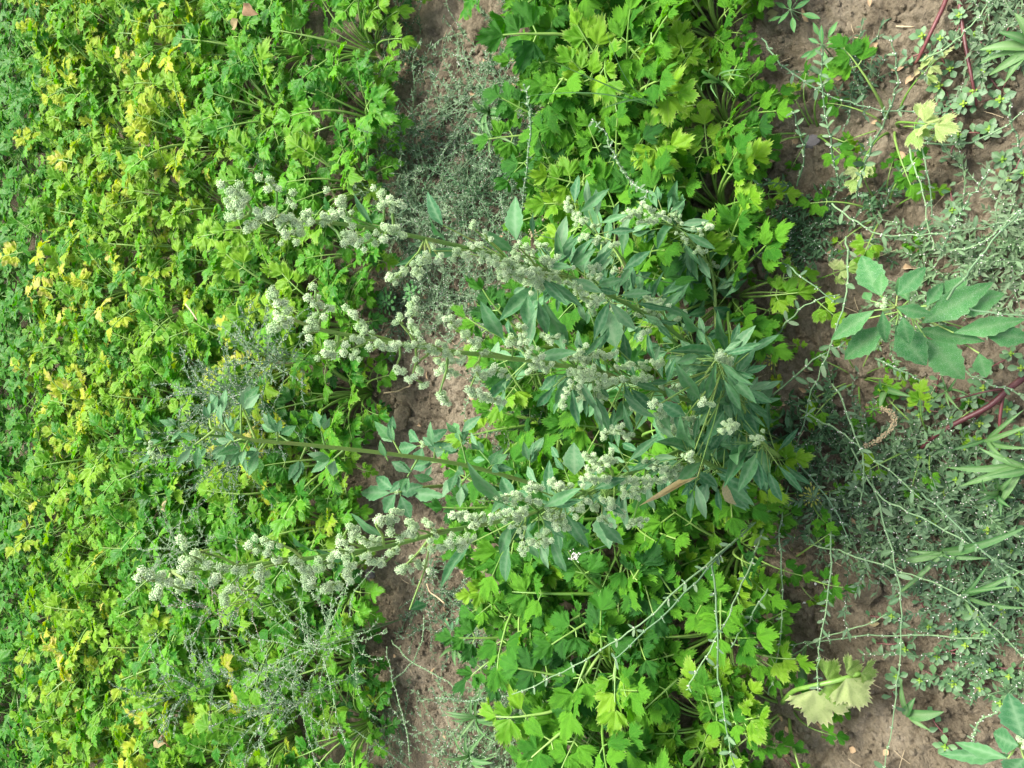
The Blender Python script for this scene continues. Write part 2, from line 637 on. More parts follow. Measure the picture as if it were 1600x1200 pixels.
# ------------------------------------------------------------------ celery
def leaflet(g, n=41, rings=(.25, .45, .65, .83, 1.0)):
    """three-lobed toothed wedge, base at the origin, tip towards +X"""
    amp = [g.uniform(.62, .86), 1.0, g.uniform(.62, .86)]
    cen = [-g.uniform(36, 46), g.uniform(-6, 6), g.uniform(36, 46)]
    V, F, Mk = [(0, 0, 0)], [], [(.8, 0)]
    droop, fold = g.uniform(.0, .42), g.uniform(.008, .04)
    tw, cup = g.uniform(-.45, .45), g.uniform(-.8, .45)
    ph, deep = g.uniform(0, 6), g.uniform(.48, .72)
    jit = [g.uniform(-.05, .05) for _ in range(n)]
    for k, f in enumerate(rings):
        for i in range(n):
            th = -64 + 128 * i / (n - 1)
            r, near = 0, 99
            for c, a, wd in ((cen[0], amp[0], 30), (cen[1], amp[1], 31), (cen[2], amp[2], 30)):
                u = (th - c) / wd
                r = max(r, a * (1 - deep * u * u))
                near = min(near, abs(th - c))
            r = max(r, .36)
            if f == 1.0:
                r *= (1.04 + jit[i] * 1.5) if i % 2 == 0 else (.885 + jit[i])
            elif f > .6:
                r = r * .8 + .12
            rr = r * f
            t = R(th)
            x, y = rr * math.cos(t), rr * math.sin(t) * 1.0
            z = fold * .8 * (1 - 2 * min(1, near / 18)) * -math.sin(f * 2.2) - droop * x * x + cup * y * y + tw * x * y
            z += .06 * f * math.sin(th * .07 + ph) + (.038 * math.sin(x * 13 + ph + y * 5) * math.sin(y * 14 + ph * 3) + .02 * math.sin(x * 24 + y * 19 + ph)) * min(1, rr * 3) + (.05 * math.sin(th * .3 + ph) if f == 1.0 else 0)
            V.append((x, y, z))
            Mk.append((max(0, 1 - near / 3.0) * (1 - .5 * f), 1.0 if f == 1.0 else 0))
    for i in range(n - 1):
        F.append((0, 1 + i, 2 + i))
        for k in range(len(rings) - 1):
            a = 1 + k * n + i
            F.append((a, a + n, a + n + 1, a + 1))
    return Geo(V, F, Mk)


LEAFLETS = [leaflet(g) for g in (random.Random(100 + i) for i in range(16))]
LEAFLETS_LO = [leaflet(random.Random(200 + i), 19, (.6, 1.0)) for i in range(6)]


def celery_leaf(lean, g, npair=2):
    """returns stalk geometry and leaflet frames; lean in degrees"""
    a0, a1 = R(lean * .45), R(42 + lean * .65)
    Ls = .2
    p = Vector((0, 0, 0))
    pts = [p.copy()]
    for i in range(7):
        a = a0 + (a1 - a0) * ((i + 1) / 7) ** 1.7
        p = p + Vector((math.sin(a), 0, math.cos(a))) * Ls / 7
        pts.append(p.copy())
    rad = [.0050 - .0026 * i / 7 for i in range(8)]
    fr = []
    a = a1
    side = [1, -1]

    def fr_at(p, a, yaw, s, roll):
        x = Vector((math.sin(a), 0, math.cos(a)))
        n = Vector((-math.cos(a), 0, math.sin(a)))
        Mx = frame(p, x, n) @ Matrix.Rotation(R(yaw), 4, 'Z') @ Matrix.Rotation(R(roll), 4, 'X') @ Matrix.Rotation(R(g.uniform(-22, 18)), 4, 'Y')
        return Mx @ Matrix.Diagonal((s, s * g.uniform(.85, 1.15), s, 1))
    for k in range(npair):
        for sd_ in side:
            pl = (.018, .004, .002)[k]
            yaw = sd_ * g.uniform(42, 72)
            d = (Matrix.Rotation(0, 3, 'Z') @ Vector((math.sin(a) * .4, sd_ * .9, math.cos(a) * .4))).normalized()
            pl *= .8
            q = p + d * pl
            if pl > .01:
                pts2 = [p.copy(), q.copy()]
                fr.append(('t', pts2))
            fr.append(('l', fr_at(q, a, yaw, (.043, .041)[k] * g.uniform(.8, 1.2), sd_ * g.uniform(-12, 30))))
        q0 = p.copy()
        for i in range(2):
            a += R(g.uniform(0, 9))
            p = p + Vector((math.sin(a), 0, math.cos(a))) * .014
            pts.append(p.copy())
            rad.append(.0017)
    fr.append(('l', fr_at(p, a + R(5), g.uniform(-8, 8), .047 * g.uniform(.9, 1.2), g.uniform(-20, 20))))
    st = [tube(pts, rad, 5, False)]
    for k, v in fr:
        if k == 't':
            st.append(tube(v, .0014, 4, False))
    return join(st), [v for k, v in fr if k == 'l']


LEANS = [8, 22, 36, 52, 68, 80]
PROTO = []
for li, ln in enumerate(LEANS):
    for v in range(3):
        g = random.Random(500 + li * 10 + v)
        PROTO.append((li,) + celery_leaf(ln, g))
_cache = {}


def leaf_mesh(i, mk):
    k = ('full', i, mk)
    if k not in _cache:
        li, st, fr = PROTO[i]
        g = random.Random(i)
        gg = join([slot(st, 1)] + [LEAFLETS[g.randrange(16)].xf(f) for f in fr])
        _cache[k] = mesh('celery_leaf', gg, [M[mk], M['stalk']])
    return _cache[k]


def leaflet_mesh(i, mk):
    k = ('lf', i, mk)
    if k not in _cache:
        _cache[k] = mesh('celery_leaflet', LEAFLETS[i], [M[mk]])
    return _cache[k]


def stalk_mesh(i):
    k = ('st', i)
    if k not in _cache:
        _cache[k] = mesh('celery_stalk', PROTO[i][1], [M['stalk']])
    return _cache[k]


def celery(p, label, n=18, size=1.0, mats=(('cel', 8), ('cel_lime', 1)), group=None, detail=False, g=rng, lean_bias=0):
    rt = root('celery_plant', p, label, 'celery plant', group)
    keys = [k for k, c in mats for _ in range(c)]
    az = g.uniform(0, 6.28)
    for i in range(n):
        t = (i + .5) / n
        az += 2.39996 + g.uniform(-.3, .3)
        li = min(5, max(0, int(t * 5.2 + lean_bias + g.uniform(-.5, .6))))
        pi_ = li * 3 + g.randrange(3)
        s = size * (1.12 - .45 * t) * g.uniform(.82, 1.15) * g.choice([1, 1, 1, 1, .72])
        mk = g.choice(keys)
        Mx = (Matrix.Translation((math.cos(az) * .012, math.sin(az) * .012, -.01)) @ Matrix.Rotation(az, 4, 'Z')
              @ Matrix.Rotation(R(g.uniform(-14, 14)), 4, 'X') @ Matrix.Rotation(R(g.uniform(-6, 6)), 4, 'Y') @ Matrix.Scale(s, 4))
        if detail:
            lf = link('leaf', stalk_mesh(pi_), rt, Mx)
            for fr in PROTO[pi_][2]:
                J = fr @ Matrix.Rotation(R(g.uniform(-26, 26)), 4, 'X') @ Matrix.Rotation(R(g.uniform(-24, 20)), 4, 'Y')
                link('leaflet', leaflet_mesh(g.randrange(16), mk), lf, J)
        else:
            link('leaf', leaf_mesh(pi_, mk), rt, Mx)
    return rt


g = random.Random(11)
# near row: three lines of plants
LINES = [('front', .60), ('middle', .78), ('back', .97)]
for nm, y in LINES:
    xs = []
    x = .84 + g.uniform(-.03, .03)
    while x > -.86:
        xs.append(x)
        x -= g.uniform(.145, .18)
    k = 0
    for x in xs:
        yy = y + g.uniform(-.025, .025)
        if nm == 'back' and .14 < x < .34:
            continue
        if nm == 'back' and x >= .34:
            yy -= .07
        if nm == 'back' and x < -.58:
            continue
        if nm == 'back' and x < -.12:
            yy += .05
        if nm == 'front' and (-.08 < x < .16):
            continue
        if nm == 'middle' and (-.02 < x < .1):
            continue
        px, py = to_px(Vector((x, yy, .25)))
        k += 1
        if nm == 'front' or (x > .25 and y < .9):
            mats, word = (('cel', 8), ('cel_lime', 4), ('cel_dark', 1)), 'lime green'
        else:
            mats, word = (('cel', 8), ('cel_lime', 1), ('cel_dark', 3)), 'bright green'
        sz = {'front': .78, 'middle': .95, 'back': .82}[nm] * g.uniform(.9, 1.1)
        if nm == 'front' and x > .3:
            sz *= .9
        celery(Vector((x, yy, gz(x, yy))), f'{word} celery plant, {ORD[k]} from the top in the {nm} line of the near row',
               40 if nm != 'front' else 34, sz, mats, 'celery plants of the near row', True, g)
# beds beyond the path
yl = [1.62, 1.89, 2.04, 2.26, 2.42, 2.58, 2.80, 2.97, 3.14, 3.32]
for li, y in enumerate(yl):
    half = (y * .602 + 1.2 * .8) * .482 + .14
    xs = []
    x = half
    while x > -half:
        xs.append(x)
        x -= g.uniform(.155, .195)
    for k, x in enumerate(xs):
        yy = y + g.uniform(-.03, .03)
        yel = vnoise(np.array([x + 5]), np.array([y]), 1.6, 31)[0]
        yel += .035 * (li - 4) + (.12 if x < -.5 and li > 3 else 0)
        if li > 0 and x > .35 and li < 4:
            yel -= .1
        if li == 0:
            yy -= (.06 if x > .4 else -.07 if x < -.2 else 0) + g.choice([0, 0, .05, -.03])
        if li == 0:
            mats, word = (('cel', 14), ('cel_lime', 4), ('cel_dark', 3), ('cel_yel', 1 if g.random() < .4 else 0)), 'bright green'
        elif yel > .5:
            mats, word = (('cel', 9), ('cel_lime', 22), ('cel_yel', 10)), 'yellowing'
        elif yel > .28:
            mats, word = (('cel', 14), ('cel_lime', 16), ('cel_yel', 2)), 'light green'
        else:
            mats, word = (('cel', 10), ('cel_dark', 1), ('cel_lime', 3)), 'green'
        sz = g.uniform(.74, .95) * (.92 if li in (2, 3, 5, 6) else 1)
        celery(Vector((x, yy, gz(x, yy) * .8)), f'{word} celery plant, {ORD[k + 1]} from the top, {ORD[li + 1]} line beyond the path',
               32 if li else 32, sz, mats, 'celery plants beyond the soil path', False, g)

# the rest of the field, past the frame
lo = []
for i, (li, st, fr) in enumerate(PROTO):
    if i % 3 == 0 and li > 0:
        gq = random.Random(i)
        st2 = tube([(0, 0, 0), (.03, 0, .1), tuple(st.v[35])], [.004, .003, .002], 3, False)
        lo.append(join([slot(st2, 1)] + [LEAFLETS_LO[gq.randrange(6)].xf(f) for f in fr]))
gs = []


def crop(x, y, n):
    az = g.uniform(0, 6)
    for i in range(n):
        az += 2.4
        gs.append(lo[min(4, int(5 * (i + .5) / n))].xf(Matrix.Translation((x, y, -.01)) @ Matrix.Rotation(az, 4, 'Z') @ Matrix.Scale(g.uniform(.8, 1.15), 4)))


for y in np.arange(3.47, 6.2, .2):
    for x in np.arange(-3.4, 3.4, .17 if y < 4.3 else .24):
        crop(x + g.uniform(-.05, .05), y + g.uniform(-.05, .05), 12 if y < 4.3 else 8)
for y in yl:
    half = (y * .602 + 1.2 * .8) * .482 + .3
    for s in (-1, 1):
        for x in np.arange(half, 3.4, .22):
            crop(s * x + g.uniform(-.05, .05), y, 8)
for y in (.6, .78, .97):
    for s in (-1, 1):
        for x in np.arange(1.0, 2.8, .2):
            crop(s * x, y + g.uniform(-.05, .05), 8)
o = link('celery_crop', mesh('celery_crop', join(gs), [M['cel'], M['stalk']]))
o['kind'] = 'stuff'
o['label'] = 'mass of celery foliage carrying on beyond the edges of the beds'

# single celery plants on the near soil, by pixel
for px, py, n, sz, mk, lab in [
        (1385, 185, 9, .62, (('cel_pale', 2), ('cel', 3)), 'small pale celery plant on bare soil right of the near row, top'),
        (1372, 325, 8, .50, (('cel_lime', 3), ('cel', 2)), 'small lime celery plant low on soil beside the horizontal knotgrass stem'),
        (1262, 200, 8, .55, (('cel_lime', 2), ('cel', 3)), 'small celery plant at the near row edge among knotgrass, upper right'),
        (1330, 590, 9, .46, (('cel_lime', 4), ('cel', 2)), 'stunted curly celery plant left of the mealy goosefoot, beside crossing stems'),
        (1245, 445, 8, .50, (('cel_lime', 3), ('cel_pale', 1)), 'lime celery plant with browned edge in the dark hollow above the goosefoot base'),
        (1450, 690, 7, .48, (('cel_lime', 1), ('cel', 3)), 'small celery plant with curled leaves at the end of the red stem'),
        (1265, 770, 7, .42, (('cel_lime', 3), ('cel', 2)), 'small ragged celery plant among knotgrass stems right of the goosefoot base'),
        (1228, 880, 9, .60, (('cel', 4), ('cel_lime', 2)), 'celery plant at the near row edge below the goosefoot, beside bare soil'),
        (1225, 1110, 10, .60, (('cel', 4), ('cel_lime', 2)), 'celery plant at the near row edge carrying the pale wilted leaf'),
        (1200, 540, 6, .34, (('cel_lime', 3), ('cel_yel', 1)), 'tiny yellowish celery plant in the dark gap right of the goosefoot leaves')]:
    p = at_z(px, py, .0)
    p.z = gz(p.x, p.y)
    rt = celery(p, lab, n, sz, mk, None, True, g, lean_bias=1.2)
    if 'wilted' in lab:                                 # the big pale leaf lying out over the soil
        b = at_z(1222, 1098, .10)
        pts = [at_z(x, y, z) for x, y, z in ((1222, 1098, .06), (1240, 1080, .10), (1268, 1072, .12), (1305, 1064, .12), (1345, 1052, .10))]
        lf = part('leaf', tube(smooth_path(pts), .0042, 6), M['stalk'], rt)
        lf['label'] = 'long pale wilted leaf stretched over the soil'
        for bx, by, tx, ty, wd in ((1272, 1078, 1282, 1136, 1.0), (1292, 1068, 1330, 1108, 1.0), (1292, 1062, 1312, 1034, .95),
                                   (1322, 1060, 1356, 1104, .9), (1345, 1052, 1374, 1052, .9), (1322, 1052, 1350, 1034, .8)):
            P, Q = at_z(bx, by, .12), at_z(tx, ty, .085)
            L_ = (Q - P).length * 1.05
            Mx = frame(P, Q - P, Vector((0, -.2, 1)), L_, L_ * wd * 1.1, L_ * .6)
            link('leaflet', leaflet_mesh(int(bx + ty) % 16, 'cel_pale'), lf, local(rt, Mx))


# ------------------------------------------------------------------ goosefoot (fat hen)
GL = []
for i in range(8):
    q = random.Random(40 + i)
    wide = i < 4
    GL.append(blade(RHOMB if wide else LANCE, 1, .5, q.uniform(.08, .34), q.uniform(.05, .35), q.uniform(.08, .28), q, 2, 0,
                    (.075 if wide else .03), q.uniform(-.4, .4)))


def goose_mesh(i, mk):
    k = ('g', i, mk)
    if k not in _cache:
        _cache[k] = mesh('goosefoot_leaf', GL[i], [M[mk]])
    return _cache[k]


def seed_geo(q):
    gs = [ball((0, 0, 0), .62, True, mask=1.0)]
    for i in range(80):
        z = 1 - 2 * (i + .5) / 80
        a = i * 2.39996 + q.uniform(-.3, .3)
        r = math.sqrt(max(0, 1 - z * z))
        d = Vector((r * math.cos(a), r * math.sin(a), z)) * q.uniform(.6, 1.08) * (1 + .12 * math.sin(a * 3))
        gs.append(ball(d, q.uniform(.10, .17), False, mask=q.choice([0, 0, 0, .5])))
    return join(gs)


SEED = []
for i in range(5):
    SEED.append(mesh('seed_cluster', seed_geo(random.Random(60 + i)), [M['seed']]))


def add_leaf(rt, P, Q, wpx, mk='goose', tilt=.35, wide=None, q=rng, name='leaf'):
    L_ = (Q - P).length
    w_ = wpx * mpp((P + Q) / 2)
    tocam = (CAM - P).normalized()
    n = Vector((0, 0, .55)) + tocam * .6 + Vector((q.uniform(-1, 1), q.uniform(-1, 1), q.uniform(-1, 1))) * tilt
    if wide is None:
        wide = w_ > L_ * .42
    i = q.randrange(4) + (0 if wide else 4)
    Mx = frame(P, Q - P, n, L_, w_ / .5, L_ * .9)
    return link(name, goose_mesh(i, mk), rt, local(rt, Mx))


def plant_spikes(rt, stem, spikes, Yf, q, dia=.0080, dens=.58):
    """seed clusters strung along traced side branches, each branch joined to the stem"""
    for sp in spikes:
        off = q.uniform(-.05, .005)
        pts = [at_y(px, py, Yf(px) + off) for px, py in sp]
        if len(pts) > 1:
            path = smooth_path(pts, 3)
        else:
            path = pts
        # attach the end nearest the stem
        def nearest(p):
            return min(range(len(stem)), key=lambda i: (stem[i] - p).length)
        e0, e1 = path[0], path[-1]
        i0, i1 = nearest(e0), nearest(e1)
        if (stem[i0] - e0).length > (stem[i1] - e1).length:
            path = path[::-1]
            i0 = i1
        j = min(len(stem) - 1, i0 + 2)
        a = stem[j]
        b = path[0]
        mid = (a + b) / 2 + Vector((0, 0, -.004))
        bp = [a, mid, b] + list(path[1:])
        part('side_branch', tube(bp, [.0016, .0014] + [.0010] * (len(bp) - 2), 4, False), M['gstem'], rt)
        # walk along
        L_ = sum((path[i + 1] - path[i]).length for i in range(len(path) - 1))
        n = max(2, int(L_ / (dia * dens)) + 1)
        for k in range(n):
            t = k / max(1, n - 1) * (len(path) - 1)
            i = min(int(t), len(path) - 2) if len(path) > 1 else 0
            p = path[i].lerp(path[i + 1], t - i) if len(path) > 1 else path[0]
            for r in range(1 if q.random() < .5 else 2):
                d = dia * q.uniform(.75, 1.12)
                o_ = Vector((q.gauss(0, 1), q.gauss(0, 1), q.gauss(0, 1))) * dia * .42
                Mx = Matrix.Translation(p + o_) @ Matrix.Rotation(q.uniform(0, 6), 4, 'X') @ Matrix.Rotation(q.uniform(0, 6), 4, 'Z') @ Matrix.Diagonal((d / 2, d / 2 * q.uniform(.85, 1.1), d / 2, 1))
                link('seed_cluster', SEED[q.randrange(5)], rt, local(rt, Mx))


def stem_obj(rt, stem, r0, r1, name='stem'):
    """stem listed tip first"""
    n = len(stem)
    part(name, tube(stem, [r1 + (r0 - r1) * i / (n - 1) for i in range(n)], 7), M['gstem'], rt)


def tall(px_stem, Yb, Yt, label, spikes, leaves, r0=.0040, r1=.0012, fill=0, seed=1, fill_px=(640, 1200), mk='goose'):
    q = random.Random(seed)
    x0, x1 = px_stem[0][0], px_stem[-1][0]

    def Yf(px):
        t = min(1, max(0, (px - x0) / (x1 - x0)))
        return Yt + (Yb - Yt) * t
    stem = smooth_path([at_y(px, py, Yf(px)) for px, py in px_stem], 4)
    b = stem[-1].copy()
    b.z = gz(b.x, b.y) - .01
    stem.append(b)
    rt = root('goosefoot_plant', b, label, 'goosefoot')
    stem_obj(rt, stem, r0, r1)
    extra = []
    if fill > 80 and x0 < 900:                                      # small flower spikes among the lower leaves
        for _ in range(16):
            px = q.uniform(800, 1080)
            sx = min(stem, key=lambda v: abs(to_px(v)[0] - px))
            py = to_px(sx)[1] + q.choice([-1, 1]) * q.uniform(8, 42)
            extra.append([(px, py), (px - q.uniform(8, 22), py + q.uniform(-8, 8))])
    plant_spikes(rt, stem, spikes + extra, Yf, q)
    for lf in leaves:
        bx, by, tx, ty, wd = lf[:5]
        m_ = lf[5] if len(lf) > 5 else mk
        Y = Yf((bx + tx) / 2) + q.uniform(-.005, .05)
        P = at_y(bx, by, Y)
        Q = at_y(tx, ty, Y + q.uniform(-.03, .02))
        k = min(range(len(stem)), key=lambda i: (stem[i] - P).length)
        d = (stem[k] - P).length
        if .004 < d < .2:
            a = stem[min(k + 2, len(stem) - 1)]
            part('leaf_stalk', tube([a, (a + P) / 2 + Vector((0, 0, -.005)), P], [.0012, .001, .0008], 4, False), M['gstem'], rt)
        if 'rosette' in label:
            Q = P + (Q - P) * 1.18
        add_leaf(rt, P, Q, wd * 1.2, m_, .25, None, q)
    # filler leaves off the lower stem, hanging outward
    for i in range(fill):
        px = q.uniform(*fill_px)
        cand = [s for s in stem if abs(to_px(s)[0] - px) < 30]
        if not cand:
            continue
        a = q.choice(cand)
        az = q.uniform(0, 6.28)
        l = q.uniform(.03, .06)
        pl = q.uniform(.01, .05)
        d = Vector((math.cos(az), math.sin(az) + .45, q.uniform(-.1, .6))).normalized()
        P = a + d * pl
        part('leaf_stalk', tube([a, P], .0009, 3, False), M['gstem'], rt)
        Q = P + (d + Vector((0, 0, -.5))).normalized() * l
        add_leaf(rt, P, Q, l / mpp(P) * q.uniform(.18, .33), q.choice([mk, mk, mk, mk, 'goose_pale']), .4, None, q)
    return rt, stem


A_SP = [[(350, 284), (372, 300), (385, 316)], [(372, 300), (366, 322), (362, 342)], [(420, 283), (427, 293), (433, 300)],
        [(447, 303), (455, 315)], [(412, 332), (420, 337), (430, 325)], [(385, 352), (395, 345), (408, 346)],
        [(437, 360), (450, 345), (460, 358)], [(440, 368), (455, 366), (470, 370)], [(470, 343), (490, 345), (510, 342), (527, 338)],
        [(517, 297), (527, 312), (538, 325), (545, 338)], [(533, 375), (548, 380)], [(558, 365), (565, 380), (582, 375)],
        [(598, 370), (612, 355), (625, 370)], [(590, 292), (602, 302)], [(600, 320), (622, 318)], [(610, 440), (625, 428), (635, 415)],
        [(648, 427), (656, 420)], [(650, 410), (665, 402), (672, 408)], [(678, 392), (688, 402)], [(708, 390), (718, 400), (732, 398)],
        [(740, 385), (750, 395), (757, 405), (765, 402)], [(737, 352), (743, 360)], [(757, 365), (761, 372)],
        [(765, 400), (790, 412), (815, 422), (845, 428), (875, 430)], [(780, 424), (810, 432), (840, 438), (870, 436)],
        [(775, 425), (785, 436)], [(812, 438), (825, 441)], [(825, 400), (853, 408), (866, 418)], [(882, 417), (890, 421)]]
A_LF = [(692, 352, 661, 303, 20), (807, 375, 798, 305, 27), (720, 394, 627, 403, 20), (850, 447, 783, 490, 28),
        (800, 392, 752, 360, 24), (582, 350, 550, 309, 11), (880, 415, 868, 373, 13), (896, 418, 889, 372, 13),
        (912, 425, 905, 385, 30, 'goose_pale'), (918, 438, 962, 395, 10, 'goose_pale'), (700, 380, 668, 352, 9), (950, 455, 935, 425, 14),
        (990, 475, 1010, 440, 16), (1000, 490, 960, 520, 18)]
tall([(372, 335), (410, 338), (455, 343), (500, 347), (550, 352), (640, 368), (740, 390), (840, 420), (900, 437), (960, 465), (1040, 510), (1100, 560), (1150, 600)],
     .585, .62, 'tall goosefoot with pale seed heads, its stem the uppermost of the three long ones', A_SP, A_LF, fill=110, seed=21, fill_px=(840, 1160))
B_SP = [[(427, 457), (440, 480)], [(425, 515), (437, 503), (453, 500)], [(493, 453), (493, 473)], [(513, 480), (493, 497), (480, 510), (483, 522)],
        [(550, 483), (560, 503), (567, 517), (583, 523)], [(510, 540), (527, 543)], [(500, 560), (517, 560)], [(553, 530), (567, 533)],
        [(547, 547), (557, 550)], [(583, 547), (600, 537), (613, 540)], [(643, 470), (647, 487), (640, 503), (643, 517)], [(624, 503), (630, 505)],
        [(617, 577), (627, 580)], [(640, 543), (667, 537), (683, 543), (700, 557), (720, 563)], [(677, 560), (693, 577), (707, 580)],
        [(643, 590), (663, 600)], [(650, 567), (660, 580)], [(700, 497), (710, 510), (730, 527), (740, 543), (753, 547)],
        [(740, 573), (753, 593), (770, 577), (790, 587)], [(687, 613), (700, 627)], [(733, 610), (760, 620), (783, 627)],
        [(810, 511), (816, 516)], [(817, 533), (830, 550), (843, 560)], [(833, 583), (837, 570), (857, 573)],
        [(890, 580), (913, 583), (933, 587), (950, 597), (970, 590), (1000, 593), (1013, 587)], [(960, 573), (983, 573)],
        [(900, 557), (917, 567)], [(933, 553), (960, 553)], [(880, 633), (883, 617), (903, 607), (910, 623)], [(920, 483), (940, 463)],
        [(850, 527), (873, 530)], [(1033, 663), (1053, 653), (1083, 657), (1087, 677)], [(1047, 673), (1073, 677)],
        [(943, 680), (963, 673), (987, 680)], [(1020, 570), (1035, 566)], [(1030, 603), (1040, 603)]]
B_LF = [(787, 530, 750, 477, 22), (772, 562, 778, 533, 14, 'goose_pale'), (963, 543, 945, 485, 33, 'goose_pale'), (888, 540, 853, 487, 22),
        (940, 625, 933, 672, 18), (898, 742, 896, 692, 30, 'goose_pale'), (870, 585, 845, 610, 14), (800, 590, 760, 620, 14), (820, 540, 790, 512, 12),
        (980, 585, 1000, 555, 14), (900, 600, 880, 585, 12), (1000, 620, 960, 650, 20), (1020, 600, 1040, 640, 16), (930, 575, 905, 540, 12)]
tall([(420, 470), (440, 490), (480, 508), (510, 517), (600, 533), (700, 548), (800, 560), (900, 575), (1000, 600), (1090, 630), (1160, 640)],
     .57, .60, 'tall goosefoot with pale seed heads, its stem running through the middle of the photo', B_SP, B_LF, fill=120, seed=22, fill_px=(820, 1180))
C_SP = [[(219, 900), (232, 907), (247, 907), (262, 911), (279, 919), (292, 922)], [(245, 921), (254, 932)], [(284, 853), (294, 868), (307, 872), (316, 879)],
        [(312, 862), (327, 859)], [(286, 891), (294, 900)], [(331, 892), (342, 898), (354, 891)], [(376, 891), (369, 904), (359, 915), (352, 930), (350, 941)],
        [(399, 849), (408, 859)], [(412, 846), (423, 844)], [(425, 862), (431, 872)], [(412, 887), (404, 911)],
        [(533, 847), (543, 827), (552, 836)], [(530, 860), (545, 862)], [(550, 837), (573, 843), (590, 848)], [(587, 820), (600, 815)],
        [(607, 800), (617, 810), (613, 830), (627, 837), (650, 830)], [(633, 820), (650, 827)], [(663, 817), (677, 830)],
        [(710, 803), (733, 810), (757, 815)], [(667, 857), (693, 850), (720, 850), (735, 842)],
        [(460, 883), (480, 883), (490, 897), (483, 907), (495, 917), (510, 917), (533, 910)], [(500, 880), (523, 880)], [(547, 887), (565, 877)],
        [(570, 870), (583, 875)], [(597, 877), (603, 878)], [(538, 897), (544, 896)], [(627, 890), (645, 877), (667, 887)], [(611, 860), (617, 861)],
        [(730, 810), (743, 814), (754, 805)], [(764, 816), (779, 799), (788, 809), (801, 805), (812, 801), (822, 805)], [(822, 786), (839, 782), (850, 790)],
        [(854, 805), (869, 800)], [(812, 861), (831, 850), (846, 842), (850, 856)], [(865, 758), (891, 760)], [(897, 800), (912, 792)],
        [(940, 808), (951, 818)], [(955, 796), (978, 801)], [(987, 820), (1005, 812)], [(700, 846), (717, 855), (730, 848)],
        [(917, 710), (933, 723), (960, 717)], [(910, 747), (947, 747)], [(1010, 723), (1033, 730), (1050, 737)],
        [(970, 747), (987, 753), (1007, 750), (1027, 753), (1040, 747)], [(973, 770), (993, 767), (1013, 760)], [(1077, 737), (1090, 737)],
        [(863, 750), (883, 763)]]
C_LF = [(828, 805, 799, 839, 20), (797, 820, 781, 867, 16), (880, 809, 921, 846, 26), (942, 801, 948, 848, 32, 'goose_pale'),
        (790, 788, 730, 745, 24), (737, 848, 683, 900, 17), (861, 780, 846, 750, 14), (600, 840, 547, 807, 12), (553, 870, 500, 868, 10),
        (490, 860, 447, 847, 10), (640, 953, 672, 937, 14), (1020, 740, 980, 715, 16), (900, 815, 908, 850, 12), (870, 820, 874, 862, 14),
        (930, 790, 900, 765, 14), (960, 745, 925, 760, 16), (1060, 740, 1100, 770, 18)]
tall([(262, 893), (290, 890), (400, 882), (500, 870), (600, 855), (700, 830), (800, 810), (880, 785), (960, 750), (1060, 705), (1145, 670)],
     .565, .60, 'tall goosefoot with pale seed heads, its stem the lowest of the three long ones', C_SP, C_LF, fill=90, seed=23, fill_px=(820, 1150))
# shorter flowering plants
E1_SP = [[(888, 318), (893, 333), (901, 348)], [(903, 340), (914, 341)], [(922, 341), (928, 356)], [(914, 369), (928, 373), (942, 380)], [(953, 376), (958, 376)],
         [(959, 421), (980, 429)], [(977, 438), (981, 438)], [(1010, 478), (1023, 492), (1029, 478), (1044, 474)], [(1057, 500), (1068, 490)],
         [(925, 465), (923, 485), (933, 487)], [(940, 462), (960, 480), (977, 495)]]
E1_LF = [(928, 365, 915, 310, 16), (935, 372, 930, 320, 14), (950, 385, 950, 335, 12), (960, 395, 920, 372, 13), (1040, 468, 1028, 441, 14, 'goose_pale'), (1070, 478, 1083, 443, 18, 'goose_pale'),
         (1072, 494, 1113, 483, 12), (1060, 495, 1075, 520, 14), (980, 420, 1000, 400, 12), (1000, 455, 975, 470, 14), (1010, 478, 990, 455, 12),
         (1020, 500, 1050, 535, 18), (985, 440, 1020, 425, 12)]
tall([(893, 330), (915, 350), (935, 372), (958, 387), (972, 405), (990, 440), (1010, 475), (1040, 520), (1100, 580)], .60, .66,
     'short goosefoot with cream flower heads above the uppermost long stem, left one of two', E1_SP, E1_LF, .0035, .0012, 60, 24, (920, 1110))
E2_SP = [[(972, 337), (991, 335), (1008, 326), (1023, 333), (1044, 341)], [(1002, 344), (1029, 348)], [(1053, 328), (1062, 346)], [(1061, 365), (1076, 371)],
         [(1089, 361), (1115, 352)], [(1087, 393), (1102, 395)], [(1095, 417), (1120, 414)]]
E2_LF = [(1053, 326, 1052, 288, 14), (1100, 350, 1135, 323, 18), (1085, 352, 1092, 318, 12), (1110, 375, 1160, 352, 14, 'goose_pale'), (1075, 370, 1030, 372, 16),
         (1105, 410, 1055, 425, 20), (1110, 405, 1130, 375, 14), (1112, 425, 1150, 400, 18), (1115, 450, 1155, 460, 16), (1112, 455, 1080, 480, 16),
         (1115, 480, 1150, 500, 18), (1060, 345, 1020, 365, 16), (1095, 390, 1060, 405, 14)]
tall([(1040, 345), (1070, 365), (1090, 390), (1110, 420), (1117, 455), (1120, 520), (1135, 600)], .57, .62,
     'short goosefoot with cream flower heads above the uppermost long stem, right one of two', E2_SP, E2_LF, .0035, .0014, 60, 25, (1030, 1140))
